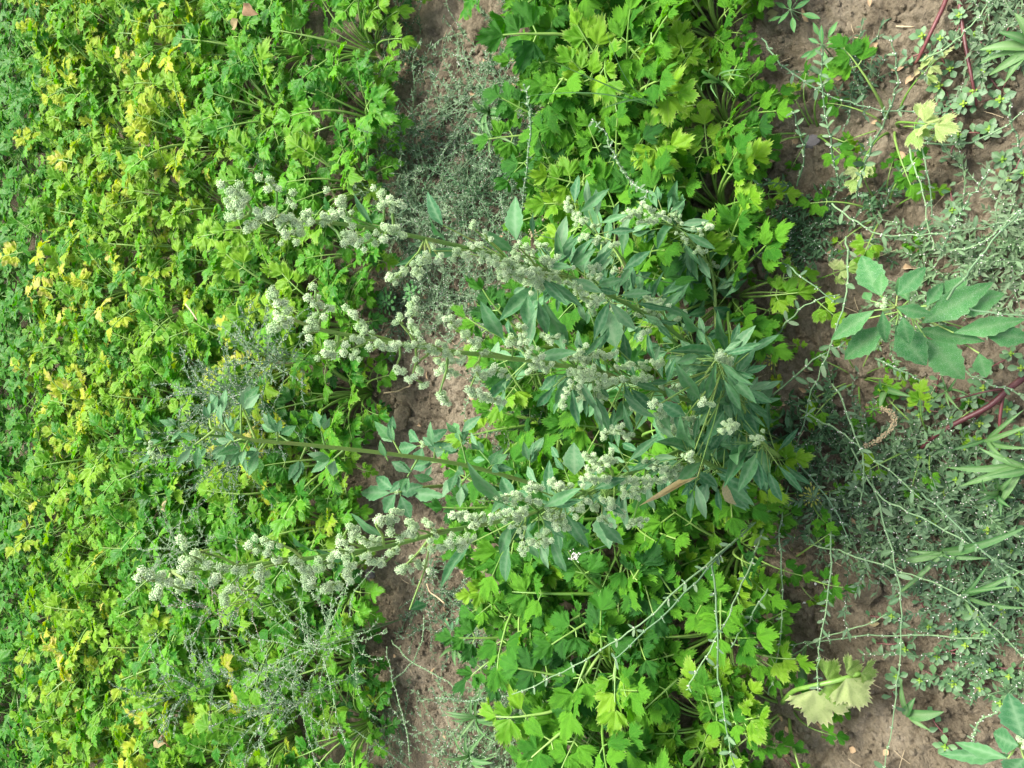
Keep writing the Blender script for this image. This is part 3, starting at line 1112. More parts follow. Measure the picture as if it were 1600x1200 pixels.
# leafy basal goosefoot with star-like shoots
H_SP = [[(1120, 556), (1137, 564)], [(1096, 628), (1107, 631)], [(1129, 669), (1150, 665)], [(1160, 706), (1167, 704)], [(1018, 632), (1026, 634)]]
H_LF = [(1139, 560, 1169, 511, 17), (1141, 562, 1208, 543, 25), (1135, 551, 1122, 511, 15), (1041, 600, 1103, 534, 10, 'goose_pale'), (1114, 624, 1158, 569, 23),
        (1105, 622, 1114, 584, 13), (1094, 624, 1064, 588, 18), (1096, 630, 1072, 612, 14), (1071, 650, 1037, 633, 20), (1148, 654, 1156, 601, 25, 'goose_mealy'),
        (1165, 640, 1202, 600, 27, 'goose_pale'), (1172, 667, 1238, 644, 28, 'goose_pale'), (1163, 682, 1202, 714, 21), (1199, 702, 1260, 728, 25), (1146, 565, 1182, 584, 15),
        (1140, 503, 1202, 490, 27), (1120, 629, 1147, 625, 13), (1108, 704, 1122, 683, 15), (1086, 702, 1060, 676, 21), (1105, 664, 1128, 668, 13),
        (1038, 604, 1060, 628, 12), (1042, 598, 1050, 568, 9), (1056, 568, 1090, 556, 14), (1118, 560, 1090, 590, 14), (1115, 552, 1080, 540, 14),
        (1148, 680, 1150, 712, 12), (1160, 700, 1190, 745, 18), (1155, 712, 1130, 740, 16), (1170, 706, 1220, 745, 22), (1150, 658, 1182, 625, 18),
        (1137, 740, 1150, 793, 28, 'goose_dry'), (1090, 745, 1033, 768, 8, 'goose_dry'), (1180, 660, 1225, 690, 22), (1190, 640, 1222, 618, 20, 'goose_pale'),
        (1140, 575, 1165, 610, 16), (1120, 590, 1140, 610, 14), (1100, 520, 1070, 505, 16), (1095, 530, 1110, 500, 14), (1085, 690, 1120, 720, 18)]
tall([(1120, 560), (1140, 590), (1155, 630), (1165, 650)], .50, .45, 'bushy leafy goosefoot with star-shaped leaf rosettes at the foot of the three long stems',
     H_SP, H_LF, .006, .003, 120, 26, (1120, 1170))

tall([(1185, 685), (1200, 700), (1215, 712)], .47, .43, 'low leafy goosefoot spreading to the right below the star-shaped rosettes',
     [[(1182, 688), (1190, 684)], [(1232, 716), (1238, 720)]],
     [(1190, 680, 1252, 652, 24, 'goose_pale'), (1195, 690, 1262, 690, 22), (1205, 705, 1262, 738, 24), (1190, 700, 1195, 752, 20), (1180, 690, 1140, 722, 18),
      (1200, 712, 1232, 760, 20), (1185, 678, 1170, 640, 16), (1195, 675, 1220, 632, 18, 'goose_pale'), (1175, 700, 1130, 700, 18), (1185, 705, 1160, 755, 18)],
     .005, .0025, 34, 27, (1180, 1225))
tall([(1075, 712), (1100, 722), (1130, 735)], .53, .49, 'low leafy goosefoot beside the withered leaf, where the lowest long stem ends',
     [[(1072, 716), (1080, 710)]],
     [(1080, 705, 1050, 680, 16), (1090, 712, 1110, 670, 16), (1095, 722, 1060, 750, 16), (1105, 728, 1100, 772, 16), (1110, 722, 1150, 705, 18)],
     .0045, .0025, 40, 28, (1075, 1140))

# young broad-leaved goosefoot, lower middle
def leafy(px_stem, Yb, Yt, label, seed, lp=(24, 40), wr=(.34, .5), nb=30, tip=None):
    q = random.Random(seed)
    x0, x1 = px_stem[0][0], px_stem[-1][0]
    Yf = lambda px: Yt + (Yb - Yt) * min(1, max(0, (px - x0) / (x1 - x0)))
    stem = smooth_path([at_y(px, py, Yf(px)) for px, py in px_stem], 4)
    b = stem[-1].copy()
    b.z = gz(b.x, b.y) - .01
    stem.append(b)
    rt = root('goosefoot_plant', b, label, 'goosefoot')
    stem_obj(rt, stem, .0038, .0016)
    if tip:
        plant_spikes(rt, stem, tip, Yf, q)
    for k in range(nb):
        i = int((k + .5) / nb * (len(stem) - 3))
        a = stem[i]
        ax = (stem[max(0, i - 1)] - stem[i + 1]).normalized()
        az = k * 2.4
        side = Vector((math.cos(az), math.sin(az) * .5, .1))
        d = (side - ax * side.dot(ax)).normalized()
        bl = q.uniform(.02, .07) * (.5 + .5 * i / len(stem))
        P = a + (d + ax * .55).normalized() * bl
        part('side_branch', tube([a, P], [.0016, .0009], 4, False), M['gstem'], rt)
        for j in range(q.choice([3, 4, 5])):
            dd = (d * .8 + ax * q.uniform(-.2, 1) + Vector((q.uniform(-1, 1), q.uniform(-1, 1), q.uniform(-.6, .4))) * .8).normalized()
            l = q.uniform(*lp) * mpp(P)
            P2 = a.lerp(P, q.uniform(.55, 1)) + dd * .006
            add_leaf(rt, P2, P2 + dd * l, l / mpp(P) * q.uniform(*wr), q.choice(['goose', 'goose', 'goose_mealy', 'goose_pale']), .4, True, q)
    return rt


leafy([(330, 668), (370, 680), (400, 688), (480, 695), (600, 708), (700, 722), (760, 735), (850, 760), (930, 775)], .72, .78,
      'young goosefoot without seeds, bright green stem between the middle and lowest long stems', 31)
leafy([(236, 700), (262, 690), (330, 680), (380, 690)], 1.72, 1.62, 'small goosefoot tip with pale bud above the celery left of the young goosefoot', 32,
      (14, 24), (.3, .45), 6, [[(233, 690), (240, 710), (253, 717)]])

# big mealy goosefoot at right, and corner one
def flat_goose(label, centre, z0, leaves, heads, mk, seed):
    q = random.Random(seed)
    top = at_z(*centre, z0)
    b = Vector((top.x, top.y - .01, gz(top.x, top.y) - .01))
    rt = root('goosefoot_plant', b, label, 'goosefoot')
    stem = [top, top.lerp(b, .5) + Vector((.004, 0, 0)), b]
    stem_obj(rt, smooth_path(stem), .005, .003)
    for lf in leaves:
        bx, by, tx, ty, wd, dz = lf
        P, Q = at_z(bx, by, z0 + dz), at_z(tx, ty, z0 + dz - .02)
        a = top.lerp(b, min(.8, max(0, -dz / z0)))
        part('leaf_stalk', tube([a, (a + P) / 2, P], .0014, 4, False), M['gstem'], rt)
        add_leaf(rt, P, P + (Q - P) * 1.1, wd * .98, mk, .1, True, q)
    for hx, hy in heads:
        p = at_z(hx, hy, z0 + .012)
        part('side_branch', tube([top, p], .0012, 4, False), M['gstem'], rt)
        for k in range(5):
            o_ = Vector((q.uniform(-1, 1), q.uniform(-1, 1), q.uniform(-.5, .5))) * .006
            d = q.uniform(.005, .008)
            link('seed_cluster', SEED[q.randrange(5)], rt, local(rt, Matrix.Translation(p + o_) @ Matrix.Scale(d / 2, 4)))
    return rt


flat_goose('broad-leaved goosefoot dusted with white meal, standing alone at the right', (1400, 480), .30,
           [(1375, 462, 1343, 395, 44, -.01), (1377, 462, 1375, 422, 23, .01), (1402, 462, 1444, 418, 32, 0), (1448, 478, 1472, 442, 22, -.03), (1366, 485, 1302, 528, 30, -.01),
            (1385, 508, 1312, 563, 40, -.04), (1379, 486, 1383, 538, 20, .01), (1400, 508, 1446, 572, 50, -.02), (1400, 480, 1455, 492, 24, .01), (1440, 505, 1545, 445, 46, -.04),
            (1480, 485, 1568, 458, 46, -.06), (1490, 520, 1600, 500, 32, -.07), (1448, 530, 1508, 592, 52, -.06), (1430, 515, 1530, 532, 30, -.07), (1530, 552, 1540, 588, 28, -.1), (1535, 520, 1615, 530, 36, -.09), (1410, 495, 1420, 540, 26, .01), (1470, 470, 1510, 430, 34, -.05), (1345, 500, 1335, 540, 20, -.05),
            (1420, 470, 1400, 430, 24, -.02), (1360, 470, 1350, 455, 16, -.01)],
           [(1378, 474)], 'goose_mealy', 41)
flat_goose('dark broad-leaved goosefoot in the lower right corner of the photo', (1590, 1165), .22,
           [(1600, 1155, 1577, 1088, 50, 0), (1592, 1165, 1545, 1148, 40, .01), (1575, 1185, 1495, 1162, 22, -.02), (1580, 1180, 1462, 1184, 24, -.04),
            (1600, 1185, 1570, 1220, 40, -.01), (1610, 1170, 1650, 1140, 44, 0), (1600, 1175, 1640, 1215, 40, -.02), (1600, 1150, 1625, 1095, 30, -.02)],
           [(1597, 1160)], 'goose', 42)
flat_goose('small goosefoot seedling on the path left of the young goosefoot stem', (660, 695), .16,
           [(655, 690, 630, 672, 20, 0), (665, 690, 695, 672, 20, -.01), (660, 700, 650, 735, 26, -.01), (668, 698, 710, 705, 22, -.02), (652, 697, 610, 705, 22, -.02), (690, 700, 725, 690, 22, -.03)],
           [(661, 694)], 'goose', 43)
flat_goose('small goosefoot seedling on the path below the young goosefoot stem', (620, 770), .14,
           [(615, 765, 585, 745, 22, 0), (622, 770, 655, 760, 24, -.01), (618, 772, 600, 800, 24, -.01), (626, 775, 640, 808, 24, -.01), (610, 770, 560, 770, 24, -.02), (640, 770, 690, 775, 22, -.03)],
           [(620, 768)], 'goose', 44)

# ------------------------------------------------------------------ knotgrass
KL = [mesh('knotgrass_leaf', blade(OVAL, 1, .34, q.uniform(.1, .5), q.uniform(.0, .35), .05, q, 1), [M[k]])
      for q, k in ((random.Random(70 + i), ('kleaf', 'kleaf2')[i % 2]) for i in range(6))]


def knot_stem(pts, q, leaf=.017, r=.0012, step=.02, jit=.35):
    """stem geometry with nodes, leaf frames, flower geometry"""
    path = smooth_path(pts, 4)
    for i in range(1, len(path) - 1):
        path[i] = path[i] + Vector((q.uniform(-1, 1), q.uniform(-1, 1), q.uniform(-1, 1))) * .0024
    n = len(path)
    g_ = [tube(path, [r * (1 - .5 * i / n) for i in range(n)], 4, False)]
    fr, fl_ = [], []
    acc = 0
    side = 1
    for i in range(n - 1):
        d = path[i + 1] - path[i]
        L_ = d.length
        t = 0
        while acc + (L_ - t) >= step:
            t += step - acc
            acc = 0
            p = path[i] + d * (t / L_)
            g_.append(ball(p, r * 1.5))
            side = -side
            for k in range(q.choice([0, 1, 1, 2])):
                perp = d.cross(Vector((q.uniform(-.5, .5), q.uniform(-.5, .5), 1))).normalized() * side * (1 if k == 0 else -1)
                dd = (perp + d.normalized() * q.uniform(.2, 1) + Vector((0, 0, q.uniform(-.2, .5)))).normalized()
                fr.append(frame(p, dd, (q.uniform(-jit, jit), q.uniform(-jit, jit), 1), leaf * q.uniform(.45, 1.2)))
            for k in range(q.choice([1, 2, 2, 3])):
                fl_.append(ball(p + Vector((q.uniform(-1, 1), q.uniform(-1, 1), q.uniform(0, 1))) * .0028, q.uniform(.0007, .00125)))
        acc += L_ - t
    return join(g_), fr, join(fl_)


def knotgrass(label, stems, seed, leaf=.018, step=.022, r=.0019, group=None):
    q = random.Random(seed)
    all_p = [[at_z(x, y, z) for x, y, z in s] for s in stems]
    b = all_p[0][0].copy()
    b.z = gz(b.x, b.y)
    rt = root('knotgrass_plant', b, label, 'knotgrass', group)
    fls = []
    for pts in all_p:
        sg, fr, fl_ = knot_stem(pts, q, leaf, r, step)
        part('stem', sg, M['kstem'], rt)
        for Mx in fr:
            link('leaf', KL[q.randrange(6)], rt, local(rt, Mx))
        fls.append(fl_)
    part('flower_buds', join(fls), M['kflower'], rt, stuff=True)


KN = [
 ('long knotgrass stems slanting down left over the lower celery, in front of the dark hollow',
  [[(1212, 790, .06), (1180, 818, .12), (1100, 885, .26), (1000, 975, .33), (940, 1015, .34), (880, 1050, .33), (800, 1085, .3)],
   [(1210, 792, .05), (1160, 830, .15), (1090, 905, .28), (1010, 985, .34), (960, 1030, .34)]], .014, .028),
 ('knotgrass stem arching down the celery edge left of the bare lower soil',
  [[(1205, 800, .05), (1185, 850, .15), (1160, 910, .2), (1130, 980, .24), (1090, 1050, .28), (1072, 1078, .28)],
   [(1112, 870, .24), (1120, 960, .25), (1124, 1060, .25), (1135, 1140, .24), (1150, 1210, .22)],
   [(1200, 920, .12), (1170, 970, .16), (1142, 1012, .2)]], .016, .022),
 ('knotgrass stem hanging over bare soil, nearest the lower celery edge',
  [[(1232, 760, .03), (1218, 830, .08), (1222, 900, .1), (1220, 970, .1), (1212, 1040, .1), (1200, 1085, .1)]], .016, .018),
 ('thin knotgrass stem with white buds hanging over bare soil above the wilted leaf',
  [[(1297, 770, .02), (1297, 830, .06), (1299, 900, .08), (1285, 980, .1), (1279, 1030, .12), (1278, 1080, .13)]], .014, .012),
 ('long thick knotgrass stem crossing the bare lower right soil from top to bottom edge',
  [[(1360, 730, .02), (1378, 810, .06), (1398, 880, .08), (1408, 960, .08), (1404, 1050, .07), (1394, 1130, .06), (1378, 1210, .05)]], .022, .028),
 ('knotgrass stem lying left to right across the lower bare soil',
  [[(1560, 1000, .01), (1500, 997, .02), (1400, 993, .03), (1320, 996, .04), (1240, 1006, .05), (1180, 1012, .06)]], .008, .016),
 ('knotgrass stem rising from lower celery edge towards the fallen knotgrass at right',
  [[(1215, 1040, .04), (1250, 1015, .05), (1300, 992, .05), (1350, 975, .05), (1385, 960, .04)]], .01, .03),
 ('knotgrass stems spreading right from the soil left of the crabgrass',
  [[(1260, 850, .03), (1310, 860, .06), (1370, 880, .07), (1440, 905, .07), (1500, 930, .06), (1560, 985, .05), (1610, 1040, .04)],
   [(1440, 770, .05), (1490, 815, .08), (1540, 865, .09), (1610, 935, .08)],
   [(1330, 700, .04), (1370, 770, .07), (1420, 800, .08), (1500, 840, .08), (1560, 875, .08), (1620, 905, .07)]], .014, .022),
 ('upright knotgrass stem with white buds in front of the small pale celery plant',
  [[(1340, 315, .05), (1345, 280, .14), (1358, 240, .2), (1385, 180, .26), (1402, 130, .3), (1398, 90, .32), (1390, 55, .34)]], .02, .015),
 ('knotgrass shoot with pink white buds left of the small pale celery plant, top right',
  [[(1312, 290, .03), (1300, 230, .12), (1288, 180, .16), (1282, 120, .2), (1284, 70, .24)]], .016, .013),
 ('knotgrass stems at the upper right edge of the near celery row',
  [[(1245, 290, .04), (1256, 240, .1), (1248, 200, .15), (1238, 172, .18)], [(1190, 60, .08), (1220, 100, .08), (1262, 130, .07), (1310, 155, .05), (1380, 172, .04), (1470, 178, .03)]], .016, .018),
 ('bright green knotgrass stem lying left to right below the small lime celery plant',
  [[(1300, 318, .07), (1340, 348, .08), (1372, 364, .08), (1420, 368, .07), (1490, 362, .06), (1560, 350, .05), (1620, 335, .05)]], .016, .02),
 ('knotgrass stems hanging from top to bottom right of the small pale celery plant',
  [[(1420, 215, .06), (1428, 260, .07), (1445, 320, .07), (1458, 390, .06)], [(1440, 225, .05), (1452, 280, .05), (1456, 340, .05)]], .014, .018),
 ('knotgrass stem running from the purslane up to the top right corner',
  [[(1438, 95, .03), (1470, 82, .06), (1500, 55, .08), (1530, 25, .09), (1548, -10, .1)], [(1425, 220, .03), (1500, 225, .04), (1560, 205, .05), (1610, 160, .06)]], .015, .018),
 ('thick knotgrass stems running down past the left side of the mealy goosefoot',
  [[(1322, 370, .08), (1325, 420, .12), (1320, 470, .14), (1298, 540, .14), (1270, 610, .12), (1250, 680, .08), (1232, 720, .04)],
   [(1190, 395, .1), (1230, 415, .13), (1262, 440, .14), (1306, 474, .12)],
   [(1200, 540, .06), (1240, 492, .1), (1275, 470, .12), (1312, 460, .1)],
   [(1205, 620, .06), (1250, 580, .1), (1290, 550, .12), (1330, 538, .1)]], .02, .026),
 ('thick knotgrass stem crossing above the mealy goosefoot towards the top right',
  [[(1480, 468, .31), (1510, 430, .33), (1535, 400, .34), (1570, 355, .33), (1610, 320, .3)], [(1515, 482, .28), (1560, 490, .27), (1610, 496, .26)]], .016, .028),
 ('knotgrass shoot with white buds on the soil under the mealy goosefoot',
  [[(1368, 560, .03), (1400, 575, .06), (1430, 590, .06), (1448, 606, .05)], [(1505, 578, .05), (1540, 596, .07), (1580, 610, .07), (1615, 625, .06)]], .011, .009),
 ('knotgrass stems among curled celery leaves left of the red stem',
  [[(1300, 600, .04), (1322, 640, .08), (1340, 690, .1), (1350, 730, .1), (1345, 790, .08)], [(1250, 640, .06), (1285, 660, .09), (1320, 680, .1), (1370, 720, .09), (1440, 780, .07)],
   [(1230, 700, .05), (1262, 740, .08), (1300, 790, .08), (1330, 850, .06)]], .016, .018),
 ('upright knotgrass shoot with pale buds right of the clods, above the mealy goosefoot',
  [[(1470, 400, .03), (1485, 360, .07), (1510, 320, .11), (1530, 290, .14), (1548, 266, .16)], [(1475, 395, .03), (1520, 385, .06), (1560, 360, .08), (1590, 330, .09)]], .013, .01),
 ('knotgrass shoot at the right edge below the top purslane',
  [[(1600, 260, .03), (1588, 220, .06), (1580, 180, .09), (1578, 150, .11)]], .013, .01),
 ('budded knotgrass shoot rising left of the corner goosefoot',
  [[(1525, 1185, .02), (1522, 1150, .06), (1530, 1125, .08), (1560, 1112, .09)]], .008, .008),
 ('knotgrass stem with white buds lying across the lower end of the path',
  [[(640, 1190, .04), (635, 1140, .06), (622, 1090, .07), (610, 1050, .07), (605, 1010, .06)], [(640, 1200, .03), (600, 1170, .06), (560, 1145, .08), (530, 1125, .09)],
   [(680, 1090, .05), (730, 1095, .08), (780, 1088, .1), (830, 1078, .12)]], .008, .009),
 ('knotgrass stem with tiny buds stretched over the path above the lower celery clump',
  [[(612, 1000, .03), (640, 1030, .05), (690, 1060, .05), (720, 1080, .05)], [(600, 1070, .03), (640, 1040, .04), (660, 1000, .04), (662, 960, .03)]], .007, .01),
 ('knotgrass stem with pink buds reaching up through the upper celery clump',
  [[(990, 290, .3), (970, 260, .34), (955, 230, .36), (940, 200, .38), (925, 185, .39)], [(985, 285, .3), (1010, 300, .32), (1000, 325, .33)]], .009, .008),
 ('pink budded knotgrass shoot in the corner between path and upper celery clump',
  [[(815, 330, .14), (822, 260, .22), (830, 200, .26), (828, 170, .28), (818, 130, .3)]], .01, .009),
]
for i, (lab, st, lf, stp) in enumerate(KN):
    knotgrass(lab, st, 900 + i, lf * 1.15, stp * 1.35)


def clump(label, px, py, z, nst, ln, seed, leaf=.009, hgt=.5, mk='kleaf2', dry=False, fl_=.5, cat='knotgrass'):
    """bushy knotgrass whose leaves are too small to pick apart"""
    q = random.Random(seed)
    b = at_z(px, py, z)
    b.z = gz(b.x, b.y) if b.y < 1.9 else 0
    rt = root('knotgrass_plant', b, label, cat)
    sg, lg, fg = [], [], []
    up = at_z(px, py, z) - b
    for i in range(int(nst * (2.2 if 600 < px < 860 else 1.5))):
        az = q.uniform(0, 6.28)
        d = Vector((math.cos(az), math.sin(az), q.uniform(.05, hgt * 2))).normalized()
        p = b + up * q.uniform(.5, 1.0) + d * q.uniform(0, ln * .25) if z > .12 else b + Vector((q.gauss(0, 1) * ln * .3, q.gauss(0, 1) * ln * .3, 0))
        if z <= .12:
            p.z = gz(p.x, p.y) + .004
        if z > .12 and i < 5:
            sg.append(tube([b, b.lerp(p, .5), p], .001, 3, False))
        pts = [p.copy()]
        L_ = ln * q.uniform(.6, 1.25)
        for k in range(7):
            d = (d + Vector((q.uniform(-1, 1), q.uniform(-1, 1), q.uniform(-.8, .35))) * .32).normalized()
            p = p + d * L_ / 7
            if p.z < gz(p.x, p.y) + .006:
                p.z = gz(p.x, p.y) + .006
            pts.append(p.copy())
        sg.append(tube(pts, [.0010 - .0006 * k / 7 for k in range(8)], 3, False))
        for k in range(int(L_ / .0042)):
            t = q.uniform(0, 6.99)
            a = pts[int(t)].lerp(pts[int(t) + 1], t % 1)
            dd = (d * .6 + Vector((q.uniform(-1, 1), q.uniform(-1, 1), q.uniform(-.2, .9)))).normalized()
            l = leaf * q.uniform(.5, 1.15)
            n = Vector((q.uniform(-.7, .7), q.uniform(-.7, .7), 1))
            Mx = frame(a, dd, n, l)
            lg.append(Geo([(0, 0, 0), (.45, .17, .03), (1, 0, -.08), (.45, -.17, .03)], [(0, 3, 2), (0, 2, 1)]).xf(Mx))
            if q.random() < fl_ * .7:
                fg.append(ball(a + Vector((q.uniform(-1, 1), q.uniform(-1, 1), 1)) * .002, q.uniform(.0006, .0013)))
    for nm, gg, mt in (('stems', sg, M['kdry'] if dry else M['kstem']), ('leaves', lg, M[mk]), ('flower_buds', fg, M['kflower'])):
        if gg:
            part(nm, join(gg), mt, rt, stuff=True)


CL = [('grey green knotgrass bush with tiny white buds on the path beneath the upper celery clump', 790, 270, .05, 42, .24),
      ('knotgrass bush at the upper end of the path beside the upper celery clump', 750, 130, .04, 24, .22),
      ('knotgrass bush spreading over the path just above the uppermost long stem', 700, 300, .04, 30, .24),
      ('sparse knotgrass on the path beside the far celery edge, top', 655, 235, .04, 26, .22),
      ('loose knotgrass with drooping stems at the path edge beside the top seed heads', 625, 330, .04, 22, .18),
      ('wispy knotgrass at the far celery edge by the middle seed heads', 610, 440, .05, 16, .16),
      ('dark knotgrass tuft against the far celery edge near the top of the path', 590, 60, .10, 24, .14),
      ('knotgrass bush on the path between the uppermost and middle long stems', 730, 450, .04, 28, .16),
      ('knotgrass bush under the middle long stem where it crosses the path', 660, 480, .03, 16, .14),
      ('knotgrass bush behind the celery between the two lower long stems', 820, 680, .06, 28, .17),
      ('knotgrass bush with white buds on the path below the young goosefoot stem', 790, 740, .06, 26, .15),
      ('sparse knotgrass spread on bare soil in the lower part of the path', 660, 930, .02, 12, .12),
      ('knotgrass bush at the lower end of the path against the near celery', 790, 1110, .04, 34, .18),
      ('knotgrass bush on the path at the bottom edge of the photo', 720, 1190, .04, 24, .17),
      ('low knotgrass tuft on bare soil at the bottom of the path', 590, 1150, .02, 14, .14),
      ('knotgrass tuft on the path right of the lower bare patch', 730, 980, .03, 18, .13),
      ('feathery grey knotgrass rising above the far celery left of the young goosefoot', 330, 620, .36, 34, .17),
      ('feathery grey knotgrass above the far celery beside the young goosefoot tip', 390, 560, .34, 22, .14),
      ('feathery grey knotgrass above the far celery below the young goosefoot tip', 300, 720, .36, 26, .16),
      ('thin knotgrass above the far celery below the lowest long stem tip', 320, 950, .36, 14, .14),
      ('grey knotgrass draped over the far celery near the bottom edge', 420, 1110, .32, 22, .16),
      ('thin grey knotgrass on the far celery in the lower left of the photo', 270, 1090, .36, 14, .15),
      ('low knotgrass mat with white buds around the stems left of the mealy goosefoot', 1255, 330, .05, 28, .13),
      ('knotgrass mat in the upper right soil above the small celery plants', 1330, 110, .03, 8, .10),
      ('knotgrass mat above the mealy goosefoot beside the clods', 1480, 420, .03, 22, .14),
      ('knotgrass mat at the right edge above the mealy goosefoot', 1570, 390, .03, 24, .13),
      ('knotgrass mat around the celery plant right of the goosefoot base', 1270, 690, .04, 24, .13),
      ('knotgrass mat below the curled celery leaves, above the lower bare soil', 1380, 790, .03, 34, .15),
      ('knotgrass mat beside the crabgrass near the right edge', 1500, 790, .03, 26, .14),
      ('knotgrass mat at the right edge below the crabgrass', 1560, 900, .03, 28, .14),
      ('thin knotgrass under the large lower stems beside the bare soil', 1320, 800, .03, 18, .12),
      ('knotgrass mat in the top right corner of the photo', 1570, 30, .03, 20, .13)]
for i, (lab, px, py, z, n, l) in enumerate(CL):
    far = px < 480
    clump(lab, px, py, z, n, l, 1200 + i, .014 if px < 850 else .017, .45 if not far else .7, 'kleaf2' if (px < 720 or i % 2) else 'kleaf', "thin knotgrass above" in lab, .45 if not far else .7)

# ------------------------------------------------------------------ purslane
PL = [mesh('purslane_leaf', blade(OBOV, 1, .56, .15, q.uniform(0, .2), .02, q, 2), [M['purs']]) for q in (random.Random(80 + i) for i in range(3))]
PB = mesh('purslane_bud', join([ball((0, 0, .2), .5, True)] + [blade(OBOV, 1.0, .6, .2, -.4, 0, rng, 1).xf(Matrix.Rotation(a, 4, 'Z')) for a in (0, 1.6, 3.1, 4.7)]), [M['purs_c']])
ZONES = [
 ('beside the upper red stems', [(1440, 55), (1470, 62), (1500, 28), (1522, 52), (1482, 102), (1532, 110), (1547, 78), (1502, 156), (1438, 196), (1490, 200), (1540, 190), (1562, 240), (1570, 275), (1597, 262), (1482, 322), (1465, 130), (1520, 140), (1585, 90), (1560, 150)]),
 ('around the red stem below the mealy goosefoot', [(1445, 622), (1467, 636), (1430, 650), (1482, 655), (1535, 606), (1528, 662), (1572, 640), (1510, 628), (1430, 716), (1502, 700), (1560, 700), (1578, 552), (1596, 575), (1490, 752), (1472, 772), (1540, 790), (1572, 722), (1520, 735), (1590, 680), (1550, 750)]),
 ('by the crabgrass at the right edge', [(1430, 815), (1452, 822), (1542, 830), (1580, 860), (1560, 815), (1500, 955), (1520, 962), (1562, 960), (1590, 920)]),
 ('on the lower right bare soil', [(1390, 966), (1445, 986), (1410, 1020), (1460, 1032), (1435, 1066), (1486, 1072), (1490, 992), (1506, 1012), (1536, 992), (1546, 1050), (1530, 1078), (1562, 1100), (1476, 1168), (1400, 1058), (1522, 1042), (1575, 1060)])]
for zn, pts in ZONES:
    q = random.Random(hash(zn) % 7 + 5 if False else len(zn))
    for k, (px, py) in enumerate(sorted(pts, key=lambda a: a[1])):
        p = at_z(px, py, .03)
        b = Vector((p.x + q.uniform(-.01, .01), p.y + q.uniform(-.01, .01), gz(p.x, p.y)))
        rt = root('purslane_sprig', b, f'fleshy round-leaved purslane sprig {zn}, {ORD[k + 1]} from the top', 'purslane', 'purslane sprigs on the near soil')
        hz = b.z + q.uniform(.016, .032)
        top = Vector((p.x, p.y, hz))
        part('stem', tube([b, b.lerp(top, .6) + Vector((.003, 0, 0)), top], .0016, 5, False), M['redstem'], rt)
        az = q.uniform(0, 6)
        sz = q.uniform(.015, .022)
        for j in range(q.choice([5, 6, 7, 8])):
            az += 1.57 if j % 4 else 0.8
            tier = 0 if j < 4 else 1
            l = sz * (1 - .25 * tier) * q.uniform(.85, 1.15)
            d = Vector((math.cos(az), math.sin(az), .15 + .25 * tier + q.uniform(-.2, .2)))
            link('leaf', PL[q.randrange(3)], rt, local(rt, frame(top + Vector((0, 0, .003 * tier)), d, (q.uniform(-.2, .2), q.uniform(-.2, .2), 1), l)))
        link('bud', PB, rt, local(rt, Matrix.Translation(top + Vector((0, 0, .004))) @ Matrix.Scale(sz * .30, 4)))
        # low creeping stem with a few leaves
        a = q.uniform(0, 6.28)
        e = Vector((b.x + .05 * math.cos(a), b.y + .05 * math.sin(a), 0))
        e.z = gz(e.x, e.y) + .008
        part('stem', tube([b + Vector((0, 0, .006)), b.lerp(e, .5) + Vector((0, 0, .012)), e], .0013, 4, False), M['redstem'], rt)
        for j in range(5):
            pp = b.lerp(e, (j + 1) / 5.5) + Vector((0, 0, .01))
            an = a + (1.3 if j % 2 else -1.3)
            link('leaf', PL[q.randrange(3)], rt, local(rt, frame(pp, (math.cos(an), math.sin(an), .3), (0, 0, 1), sz * q.uniform(.6, .95))))

# ------------------------------------------------------------------ red stems
def red(label, lines, name='red_weed_stem'):
    b = at_z(*lines[0][0][:3])
    rt = root(name, Vector((b.x, b.y, gz(b.x, b.y))), label, 'weed stem')
    for ln_, r in [(l[:-1], l[-1]) for l in lines]:
        pts = smooth_path([at_z(*p) for p in ln_])
        n = len(pts)
        part('stem' if ln_ is lines[0][:-1] else 'branch', tube(pts, [r * (1 - .45 * i / n) for i in range(n)], 7), M['redstem'], rt)


red('thick dark red weed stem forking over the soil below the mealy goosefoot',
    [[(1640, 560, .01), (1580, 605, .035), (1545, 635, .04), (1500, 658, .04), (1462, 680, .03), (1440, 700, .015), .0058],
     [(1550, 632, .035), (1532, 645, .03), (1518, 662, .015), .004], [(1568, 612, .03), (1562, 660, .03), (1566, 690, .01), .003],
     [(1570, 608, .03), (1540, 612, .035), (1490, 625, .02), .002]])
red('dark red weed stem slanting up to the top edge, left of the two',
    [[(1482, -10, .03), (1472, 15, .035), (1455, 50, .035), (1436, 90, .02), (1428, 100, .01), .0042]])
red('dark red weed stem hanging from the top edge, right of the two',
    [[(1498, -10, .03), (1502, 30, .035), (1512, 90, .035), (1520, 130, .03), (1526, 165, .01), .0036]])

